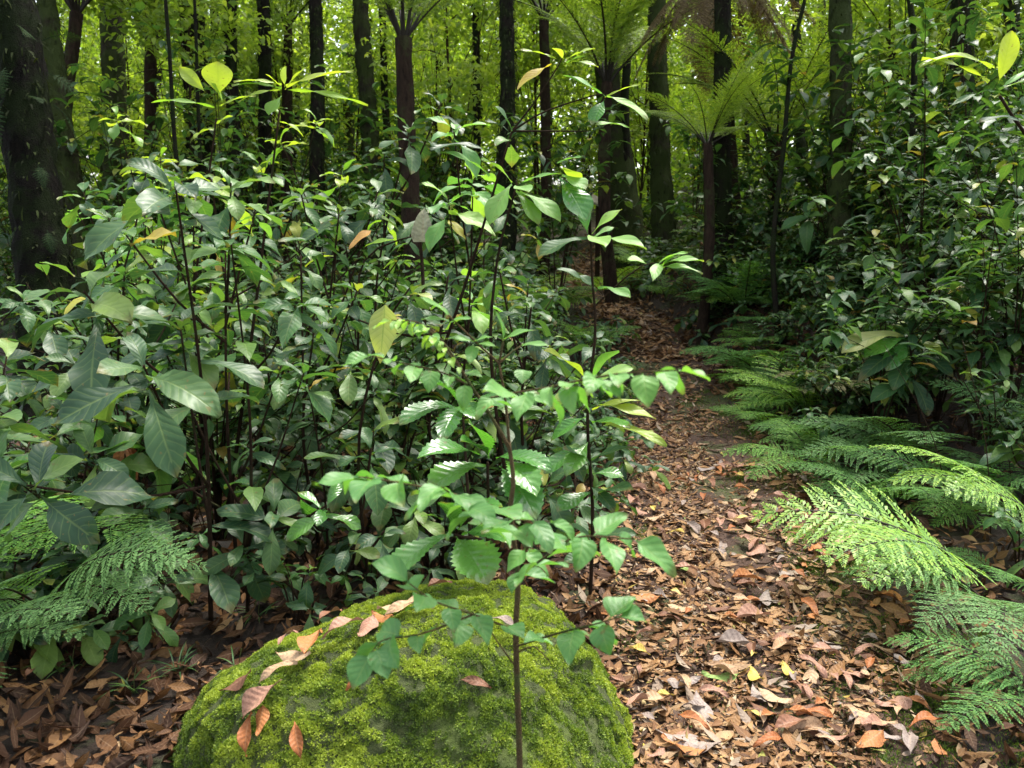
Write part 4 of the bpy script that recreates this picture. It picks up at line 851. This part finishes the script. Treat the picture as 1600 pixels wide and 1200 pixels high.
fern(2.35, 6.6, 7, .85, 'fernb', 'sunlit light green fern at the path edge in front of the dark bank', az=W_ * .95, spread=1.0, pit=(-.2, .2))
fern(2.15, 5.7, 6, .55, 'fernm', 'small mid-green fern below the sunlit fern', az=W_, spread=1.1, pit=(-.3, .1))
fern(2.75, 6.2, 6, .8, 'ferno', 'olive-brown fading fern behind the sunlit fern', az=W_ * .9, spread=1.2)
fern(2.55, 5.2, 6, .78, 'ferng', 'pale grey-green fern with hanging tips under the yellow-tipped sapling', az=W_ * 1.1, spread=1.2)
fern(2.05, 4.7, 6, .6, 'fernd', 'blue-green fern low beside the path below the small light fern', az=W_ * 1.1, spread=1.2, pit=(-.3, .1))
fern(2.5, 4.5, 7, .7, 'fernd', 'dark green fern on the right bank behind the bright lime fern')
fern(2.35, 7.9, 6, .8, 'fernd', 'dark narrow fern hanging over the twiggy bank', az=W_ * 1.05, spread=1.0)
fern(2.55, 9.4, 6, .95, 'fernd', 'dark fern farthest up the right bank beside the straight trunk', az=W_ * 1.1, spread=1.0)
fern(3.1, 4.9, 7, .85, 'ferng', 'large grey-green fern at the right edge behind the yellow-green frond')
fern(3.3, 7.3, 7, .9, 'fernd', 'dark fern half hidden among right-hand shrubs')
fern(-1.6, 2.75, 6, .66, 'ferng', 'lacy grey-green fern spreading over litter left of the boulder', az=-1.0, spread=1.3, pit=(-.25, .1), h=.2)
fern(-2.0, 2.95, 6, .85, 'fernm', 'mid-green fern drooping at the left edge', az=-.9, spread=.7, pit=(-.2, .2), h=.22)
fern(-1.75, 2.45, 5, .6, 'ferng', 'grey-green fern at the lower left corner', az=-.8, spread=.7, pit=(-.4, 0), h=.15)
fern(-2.6, 3.7, 7, .8, 'fernd', 'dark fern behind the drooping light fern', az=-.9, spread=1.6)
fern(-2.9, 4.3, 7, .8, 'fernd', 'blurred dark fern at the left edge below the thick trunk')
fern(1.35, 12.4, 7, .9, 'fernb', 'yellow-green fern at the bend of the path', pit=(-.1, .2))
fern(.2, 11.8, 7, .9, 'fernb', 'yellow-green fern left of the path bend', pit=(-.1, .2))
fern(2.3, 14.2, 7, 1.0, 'fernb', 'bright fern on the path side below the broad mossy trunk')
for k in range(24):   # ferns closing in on the right path edge
    y = 3.4 + 6.5 * (k + R.random()) / 24; x = path_x(y) + .66 + .5 * R.random() + (.3 if y < 4.5 else 0); p = on_ground(x, y, .25); m_ = ['fernd', 'ferng', 'fernm', 'fernm'][k % 4]
    fern(x, y, 5, .36 + .34 * R.random(), m_, auto_label(p, {'fernd': 'dark green', 'ferng': 'grey-green', 'fernm': 'mid-green'}[m_], 'low fern'), az=W_ * (.9 + .3 * R.random()), spread=1.4, pit=(-.35, .1), group='ferns along the right path edge')
for k in range(30):
    y = 3.2 + 6.5 * R.random(); x = path_x(y) + .85 + 1.3 * R.random(); put(PL, PHL, R.integers(3), x, y, .7 + .4 * R.random(), 'leafy seedling', 'low seedlings on the right bank')
for k in range(9):
    x, y = [(-1.15, 2.75), (-1.3, 2.95), (-1.0, 3.15), (-1.5, 2.7), (1.75, 2.9), (1.65, 3.6), (-.95, 2.75), (-1.6, 3.0), (-1.25, 2.6)][k]; b = on_ground(x, y); r = thing('grass_tuft', b, auto_label(b, 'thin-bladed', 'grass tuft growing through the litter'), 'grass tuft', 'grass tufts in the litter'); fo = MB(); st = MB(); n = 14
    a = R.random(n) * 6.28; leaves(fo, R.normal(0, .012, (n, 3)) * [1, 1, 0], np.stack([np.cos(a) * .6, np.sin(a) * .6, np.full(n, .8)], -1), [0, 0, 1.], .07 + .1 * R.random(n), .006, 1.2, .3, 0, None, 'lance', 3, 7); fo.obj('blades', M['mid'], r); tube(st, [[0, 0, -.01], [.004, 0, .05], [.012, .004, .09]], [.002, .0015, .001], 4); st.obj('stem', M['greenstem'], r)
for k in range(16):   # ferns on the small bank where the path bends
    y = 9 + 6.5 * (k + R.random()) / 16; x = path_x(y) + (.6 + .7 * R.random() if k % 4 else -.75 - .4 * R.random()); p = on_ground(x, y, .3); m_ = ['fernm', 'fernb', 'fernd'][k % 3]
    fern(x, y, 6, .5 + .35 * R.random(), m_, auto_label(p, {'fernm': 'mid-green', 'fernb': 'light green', 'fernd': 'dark green'}[m_], 'fern on the far bank'), pit=(-.2, .2), group='ferns on the far bank')
for k in range(34):
    y = 9 + 7 * R.random(); x = path_x(y) + (.55 + 1.1 * R.random() if R.random() < .65 else -.6 - .9 * R.random()); put(PL, PHL, R.integers(3), x, y, 1.0 + .5 * R.random(), 'leafy seedling', 'low seedlings on the far bank')
for k in range(14):
    y = 7 + 7 * R.random(); x = path_x(y) + (1 if R.random() < .65 else -1) * (1.1 + 2.5 * R.random()); p = on_ground(x, y, .3)
    fern(x, y, 6, .7 + .3 * R.random(), ['fernd', 'ferng', 'fernb'][k % 3], auto_label(p, ['dark green', 'grey-green', 'light green'][k % 3], 'fern'), group='ferns among the undergrowth')

# ------------------------------------------------------------------ trees
def crown_mesh(name, mat, n, rx, rz, L, clumps, seed, flat=.4):
    g_ = np.random.default_rng(seed); mb = MB(); d = unit(g_.normal(0, 1, (clumps, 3))); cc = d * (g_.random((clumps, 1)) ** .4) * np.array([rx, rx, rz])
    i = g_.integers(0, clumps, n); p = cc[i] + g_.normal(0, .2, (n, 3)) * np.array([rx * .8, rx * .8, rz * flat])
    a = g_.random(n) * 6.28; D = np.stack([np.cos(a), np.sin(a), g_.normal(-.2, .5, n)], -1); l = L * (.6 + .7 * g_.random(n))
    leaves(mb, p, D, unit(g_.normal(0, .6, (n, 3)) + [0, 0, 1]), l, l * .45, .6, .3, .0, np.clip(g_.random(n) * .6 + (g_.random(clumps) * .4)[i], 0, 1), 'lance', 3, 4, .02)
    return mb.mesh(name, mat), cc
CR = [crown_mesh('crown', M['canopy'], 1300, 2.3, 1.5, .22, 26, s) for s in (1, 2, 3)]
def trunk_tube(mb, pts, r0, r1, sides=18, flare=.7, rough=.2):
    n = len(pts); t = np.linspace(0, 1, n); rr = (r0 + (r1 - r0) * t + r0 * flare * np.exp(-t * n * .3)) * (1 + .05 * np.sin(np.arange(n) * 1.7 + r0 * 90) + .07 * (R.random(n) - .5)); tube(mb, pts, rr, sides, rough=rough)
def tree(name, base, top, r0, label, mat='bark', crown=True, bend=.0, group=None, cscale=1., r1=None, cheight=None):
    """top: world point the trunk passes; continues to the crown"""
    base = np.asarray(base, float); r = thing(name, base, label, 'tree', group); d = np.asarray(top) - base; d = d / d[2]
    hh = cheight or (10 + 3.5 * R.random()); n = 80; z = np.linspace(-.15, hh, n)
    ph = R.random(4) * 6.28
    pts = np.stack([d[0] * z + bend * np.sin(z * .9 + ph[0]) + .25 * bend * np.sin(z * 3 + ph[1]), d[1] * z + bend * np.sin(z * .8 + ph[2]), z], -1); pts -= [pts[1][0], pts[1][1], 0]
    mb = MB(); trunk_tube(mb, pts, r0, (r1 or r0 * .55)); cm, cc = CR[R.integers(3)]
    for c in cc[:7]:
        i = R.integers(58, 79); tube(mb, curve([pts[i], pts[i] + (c * cscale) * [.5, .5, .15] + [0, 0, .3], pts[-1] + c * cscale * .95 + [0, 0, .3]], 7), np.linspace(r0 * .3, r0 * .06, 7), 6)
    mb.obj('trunk', M[mat], r)
    if group is None and r0 > .05:
        mb = MB(); n2 = 1400; i = R.integers(2, 48, n2); a = R.random(n2) * 6.28; rr = (r0 + (r0 * .55 - r0) * i / 80 + r0 * .7 * np.exp(-i * .3)) * .97
        dr = np.stack([np.cos(a), np.sin(a), np.zeros(n2)], -1); p = pts[i] + dr * rr[:, None] + np.stack([np.zeros(n2), np.zeros(n2), R.normal(0, .08, n2)], -1)
        leaves(mb, p, dr * .7 + np.stack([R.normal(0, .35, n2), R.normal(0, .35, n2), R.normal(-.35, .5, n2)], -1), [0, 0, 1.], .05 + .11 * R.random(n2) ** 2, .012 + .014 * R.random(n2), 1.0, .2, .02, R.random(n2) * .6, 'lance', 3, 4, .02); mb.obj('moss_leaves', M['trunkmoss'], r)['kind'] = 'stuff'
    if crown:
        o = link('crown', cm, r); o.location = Vector(pts[-1] + [0, 0, .3]); o.scale = (cscale,) * 3; o.rotation_euler = (0, 0, R.random() * 6.28)
    return r, pts
def gpt(px, z):  # ground point seen in column px at depth z
    lo = P(px, 600, z); y = lo[1]
    return on_ground((px - 800) / FPX * z, y)
def tree_at(name, px_low, px_top, z, wpx, label, mat='bark', bend=.02, **kw):
    b = gpt(px_low, z); pz = z; t = P(px_top, 0, pz + .3); return tree(name, b, t, wpx / FPX * z / 2, label, mat, bend=bend, **kw)
M['fernk'] = leaf_mat('fern_black', [(0, (.012, .03, .01)), (1, (.03, .065, .018))], veins=False, rough=.7, transl=.25, spec=.1)
FK = [frond_mesh('climbing_fern', M['fernk'], 1.0, .3, 10, .8, seed=60 + q, pinn=11) for q in range(3)]
M['blackbark'] = bark_mat('black_bark', (.002, .0018, .0012), (.011, .009, .006), (.01, .017, .004), .6)
bigtree, bp = tree_at('forest_tree', 84, 24, 7.6, 84, 'thick dark trunk at the left edge, hung with ferny climbers', 'blackbark', bend=.03, cscale=1.1)
# climbers on the big trunk
for q in range(26):
    i = R.integers(5, 36); a = -math.pi / 2 + R.uniform(-1.9, 1.9); o = link('climbing_fern', FK[q % 3], bigtree); sc_ = .2 + .32 * R.random(); o.scale = (sc_,) * 3
    o.location = Vector(bp[i] + [.24 * math.cos(a), .24 * math.sin(a), 0]); o.rotation_euler = (-1.1 + R.normal(0, .35), R.normal(0, .3), a - math.pi / 2)
tree_at('forest_tree', 160, 88, 10, 34, 'leaning mossy trunk just right of the thick dark trunk', 'mossbark', bend=.05)
tree_at('forest_tree', 195, 176, 14, 42, 'dim greenish trunk in the upper left haze of leaves', 'mossbark')
tree_at('forest_tree', 330, 300, 12.5, 46, 'wide dark trunk behind the round backlit leaf')
tree_at('forest_tree', 384, 364, 12, 22, 'slender dark trunk, left one of the pair behind the fan-leaved sapling')
tree_at('forest_tree', 420, 408, 13, 24, 'slender dark trunk, right one of the pair behind the fan-leaved sapling')
tree_at('forest_tree', 500, 488, 12, 25, 'straight dark trunk right of the fan-leaved sapling')
tree_at('forest_tree', 596, 566, 13, 30, 'grey-green trunk left of the tree fern', 'mossbark')
tree_at('forest_tree', 794, 786, 10.5, 27, 'straight dark trunk right of the upright tree fern')
tree_at('forest_tree', 985, 950, 15, 44, 'broad mossy trunk with spreading roots beyond the tilted board', 'mossbark', bend=.05)
tree_at('forest_tree', 1032, 1030, 14, 34, 'fuzzy brown trunk right of the broad mossy trunk', 'mossbark')
tree_at('forest_tree', 1126, 1133, 10.2, 27, 'straight dark trunk standing right beside the path', r1=.1)
tree_at('forest_tree', 1306, 1311, 9.0, 34, 'moss-flecked trunk rising out of the right bank', 'mossbark', r1=.1)
tree_at('forest_tree', 1482, 1496, 9.5, 38, 'dark trunk behind the yellow-leaved sapling')
tree_at('forest_tree', 1245, 1240, 15, 15, 'thin trunk between the path trunk and the moss-flecked trunk')
tree_at('forest_tree', 745, 742, 15, 13, 'thin pole-like trunk right of the tree fern')
tree_at('forest_tree', 300, 272, 9.5, 8, 'whip-thin dark stem left of the round backlit leaf', crown=False, cheight=6, bend=.04)
tree_at('forest_tree', 318, 296, 10, 7, 'whip-thin dark stem beside the wide dark trunk', crown=False, cheight=6, bend=.03)
tree_at('forest_tree', 1440, 1400, 8, 12, 'thin crooked sapling trunk among the right-hand shrubs', bend=.1, cheight=6, cscale=.6)
tree_at('forest_tree', 1215, 1265, 8.5, 9, 'thin crooked stem leaning right over the tree fern fronds', bend=.1, cheight=5, cscale=.5)
tree_at('forest_tree', 1560, 1580, 11, 26, 'trunk at the right edge behind the shrubs')
for k in range(46):
    z = 14 + 15 * R.random(); px = -60 + 1720 * (k + R.random()) / 46; w = .1 + .22 * R.random() ** 2
    if 860 < px < 960 and z < 20: continue
    m = 'mossbark' if R.random() < .5 else 'bark'; b = gpt(px, z)
    tree_at('forest_tree', px, px + R.normal(0, 10), z, w * FPX / z, auto_label(P(px, 150, z), ('thin ' if w < .14 else 'stout ' if w > .24 else 'medium ') + ('mossy' if m == 'mossbark' else 'dark'), 'distant trunk'), m, bend=.05, group='trunks deeper in the forest', crown=False, cscale=1.0)

# tree ferns
FT = [frond_mesh('frond', M['treefern'] if 'treefern' in M else M['fernb'], 1.0, .27, 26, .72, .3, seed=40 + s, pinn=15, stalk=.14) for s in range(2)]
M['fernt'] = leaf_mat('tree_fern_leaf', [(0, (.03, .022, .012)), (.03, (.12, .2, .025)), (.6, (.2, .3, .035)), (1, (.3, .38, .05))], veins=False, rough=.5, transl=.5, blotch=.05)
FT = [frond_mesh('frond', M['fernt'], 1.0, .27, 26, K, .3, seed=40 + s, pinn=15, stalk=.14) for s, K in enumerate((.55, .75))]
FD = frond_mesh('frond', M['deadfrond'], 1.0, .22, 22, .3, .3, seed=50, pinn=10, droop=1.5)
def tree_fern(base, top, r0, n, L, label, dead=0, pit=(-.05, .35)):
    base = np.asarray(base); r = thing('tree_fern', base, label, 'tree fern'); t = np.asarray(top) - base; mb = MB()
    c = curve([[0, 0, -.1], t * .5 + [R.normal(0, .05), 0, 0], t], 18); tube(mb, c, np.linspace(r0 * 1.2, r0, 18), 12, rough=.25); mb.obj('trunk', M['fibre'], r)
    for k in range(n):
        a = k * 2.399; o = link('frond', FT[k % 2], r); s = L * (.8 + .35 * R.random()); o.scale = (s, s, s); o.location = Vector(t + [.03 * math.cos(a), .03 * math.sin(a), .0]); o.rotation_euler = (pit[0] + (pit[1] - pit[0]) * ((k * .37) % 1), R.normal(0, .1), a - math.pi / 2)
    for k in range(dead):
        a = k * 2.399 + 1; o = link('dead_frond', FD, r); s = L * (.6 + .5 * R.random()); o.scale = (s, s, s); o.location = Vector(t + [.06 * math.cos(a), .06 * math.sin(a), -.05]); o.rotation_euler = (-1.75 + R.normal(0, .15), R.normal(0, .2), a - math.pi / 2)
    return r
tree_fern(gpt(660, 8.5), P(630, 60, 8.5), .085, 13, 2.0, 'upright tree fern with a dark trunk and radiating black stalks at the top', pit=(.0, .55))
tree_fern(gpt(1092, 9.6), P(1106, 225, 9.6), .055, 12, 1.1, 'short tree fern with bright yellow-green fronds beside the straight path trunk', pit=(-.35, .5))
tree_fern(gpt(955, 12.0), P(948, 130, 12.0), .08, 14, 2.2, 'tree fern with feathery upright fronds near the top centre', pit=(0, .6))
tree_fern(gpt(1210, 11), P(1215, 230, 11), .07, 14, 1.9, 'tree fern spreading pale fronds between two trunks on the right')
tree_fern(gpt(1150, 11.5), P(1122, -70, 11.5), .08, 8, 1.8, 'tall tree fern with a skirt of brown hanging dead fronds', dead=24)
tree_fern(gpt(90, 11), P(120, 20, 11), .08, 13, 2.2, 'tree fern arching over the leaning mossy trunk at upper left')
tree_fern(gpt(240, 12.5), P(235, 60, 12.5), .08, 12, 2.0, 'tree fern drooping in front of dim trunks at upper left')
tree_fern(gpt(850, 14), P(850, 30, 14), .08, 13, 2.0, 'tree fern behind the straight dark trunk near the top centre')
tree_fern(gpt(1400, 12), P(1410, 120, 12), .08, 13, 1.9, 'tree fern behind right-hand shrubs')
tree_fern(gpt(450, 15), P(450, 40, 15), .08, 13, 2.0, 'tree fern behind the slender trunk pair')

# understorey trees with airy light crowns
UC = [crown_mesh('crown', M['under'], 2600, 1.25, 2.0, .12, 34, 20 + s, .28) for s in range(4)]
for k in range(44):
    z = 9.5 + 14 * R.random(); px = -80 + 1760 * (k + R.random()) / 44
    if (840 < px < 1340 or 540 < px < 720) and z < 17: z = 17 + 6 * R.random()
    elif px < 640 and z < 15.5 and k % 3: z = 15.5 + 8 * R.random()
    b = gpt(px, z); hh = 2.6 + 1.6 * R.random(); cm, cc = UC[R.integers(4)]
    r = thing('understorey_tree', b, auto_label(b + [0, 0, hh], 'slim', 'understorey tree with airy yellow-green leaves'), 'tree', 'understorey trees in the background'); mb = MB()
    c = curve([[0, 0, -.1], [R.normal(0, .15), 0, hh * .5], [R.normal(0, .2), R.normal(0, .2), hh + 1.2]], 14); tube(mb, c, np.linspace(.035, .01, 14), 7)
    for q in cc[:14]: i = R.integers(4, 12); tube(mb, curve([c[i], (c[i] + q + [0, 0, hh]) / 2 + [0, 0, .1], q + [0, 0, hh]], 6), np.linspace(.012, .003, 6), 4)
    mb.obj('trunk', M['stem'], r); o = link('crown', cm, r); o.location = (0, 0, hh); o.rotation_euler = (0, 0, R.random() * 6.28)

# small board at the path bend
b = gpt(935, 13.0); b = on_ground(P(935, 330, 13)[0], b[1])
r = thing('tilted_board', b, 'small pale tilted board on a low post beside the far bend of the path', 'board'); top = P(935, 315, 13.0)
def box(mb, c, s, rot=None):
    v = np.array([[x, y, z] for x in (-1, 1) for y in (-1, 1) for z in (-1, 1)]) * np.array(s) / 2
    if rot is not None: v = v @ np.array(rot).T
    mb.add(v + c, f4=[[0, 1, 3, 2], [4, 6, 7, 5], [0, 4, 5, 1], [2, 3, 7, 6], [0, 2, 6, 4], [1, 5, 7, 3]])
mb = MB(); rot = Matrix.Rotation(.45, 3, 'Y') @ Matrix.Rotation(.5, 3, 'X'); box(mb, top - b, (.36, .24, .03), rot); mb.obj('board', M['board'], r, False)
mb = MB(); hh = top[2] - b[2]; box(mb, np.array([top[0] - b[0], top[1] - b[1], hh / 2 - .06]), (.07, .07, hh)); mb.obj('post', M['stem'], r, False)

# ------------------------------------------------------------------ far-off wood and ground cover (nobody could count it)
mb = MB(); n = 60000
y = 10 + 24 * R.random(n); x = (R.random(n) * 2 - 1) * (.72 * y + 3); keep = np.abs(x - path_x(y)) > .75; x, y = x[keep], y[keep]; n = len(x)
hgt = (.9 + .6 * np.sin(x * 1.3 + 2) * np.sin(y * 1.1)) * R.random(n) ** .8 * np.interp(y, [10, 16, 30], [.5, 1, 2.2])
a = R.random(n) * 6.28; l = .08 + .12 * R.random(n)
leaves(mb, np.stack([x, y, H(x, y) + hgt], -1), np.stack([np.cos(a), np.sin(a), R.normal(0, .35, n)], -1), unit(R.normal(0, .4, (n, 3)) + [0, 0, 1]), l, l * .45, .6, .25, 0, None, 'lance', 3, 4, .02)
tag(mb.obj('undergrowth', M['canopy']), 'low leafy undergrowth covering the forest floor far back', 'undergrowth', kind='stuff')
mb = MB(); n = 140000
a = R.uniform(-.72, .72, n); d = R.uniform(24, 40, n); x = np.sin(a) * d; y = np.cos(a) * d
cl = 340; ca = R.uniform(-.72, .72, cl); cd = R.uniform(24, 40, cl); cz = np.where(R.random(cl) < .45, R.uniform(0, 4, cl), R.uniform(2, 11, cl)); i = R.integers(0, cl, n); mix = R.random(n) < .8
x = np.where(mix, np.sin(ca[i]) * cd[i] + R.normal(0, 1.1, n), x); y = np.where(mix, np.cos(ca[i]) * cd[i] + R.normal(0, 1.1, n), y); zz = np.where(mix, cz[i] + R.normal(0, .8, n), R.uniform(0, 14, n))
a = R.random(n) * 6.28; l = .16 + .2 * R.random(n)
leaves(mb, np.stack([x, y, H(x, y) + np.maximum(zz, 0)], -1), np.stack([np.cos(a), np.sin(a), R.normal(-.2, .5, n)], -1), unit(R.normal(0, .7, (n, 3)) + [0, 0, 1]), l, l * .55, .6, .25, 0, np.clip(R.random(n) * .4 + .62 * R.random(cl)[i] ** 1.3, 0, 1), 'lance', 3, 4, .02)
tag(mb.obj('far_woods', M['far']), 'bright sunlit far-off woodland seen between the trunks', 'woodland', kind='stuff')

# ------------------------------------------------------------------ light, sky, camera
SUN_EL, SUN_AZ = rad(64), rad(30)      # azimuth from +Y toward +X
sd = Vector((math.sin(SUN_AZ) * math.cos(SUN_EL), math.cos(SUN_AZ) * math.cos(SUN_EL), math.sin(SUN_EL)))
w = bpy.data.worlds.new('World'); scene.world = w; w.use_nodes = True; nt = w.node_tree
sky = nt.nodes.new('ShaderNodeTexSky'); sky.sky_type = 'NISHITA'; sky.sun_disc = False; sky.sun_elevation = SUN_EL; sky.sun_rotation = SUN_AZ; sky.dust_density = 3; sky.air_density = 1.0
hs = nt.nodes.new('ShaderNodeHueSaturation'); hs.inputs['Saturation'].default_value = .45
nt.links.new(sky.outputs[0], hs.inputs['Color']); nt.links.new(hs.outputs[0], nt.nodes['Background'].inputs[0]); nt.nodes['Background'].inputs[1].default_value = .15
L_ = bpy.data.lights.new('sun', 'SUN'); L_.energy = 2.1; L_.angle = rad(16); L_.color = (1, .95, .86)
lo = bpy.data.objects.new('sun', L_); COL.objects.link(lo); lo.rotation_euler = (-sd).to_track_quat('-Z', 'Y').to_euler()
cd_ = bpy.data.cameras.new('camera'); cam = bpy.data.objects.new('camera', cd_); COL.objects.link(cam)
cam.location = tuple(CAM); cam.rotation_euler = (math.pi / 2 - PITCH, 0, 0); cd_.sensor_width = 36; cd_.lens = 36 * FPX / 1600; cd_.clip_end = 400; cd_.clip_start = .05
cd_.dof.use_dof = True; cd_.dof.focus_distance = 3.6; cd_.dof.aperture_fstop = 5.6
scene.camera = cam
vs = scene.view_settings; vs.view_transform = 'Standard'; vs.look = 'None'; vs.gamma = 1; vs.use_curve_mapping = False; vs.exposure = 1.85
cy = scene.cycles; cy.max_bounces = 6; cy.diffuse_bounces = 4; cy.glossy_bounces = 2; cy.transmission_bounces = 4; cy.sample_clamp_indirect = 4
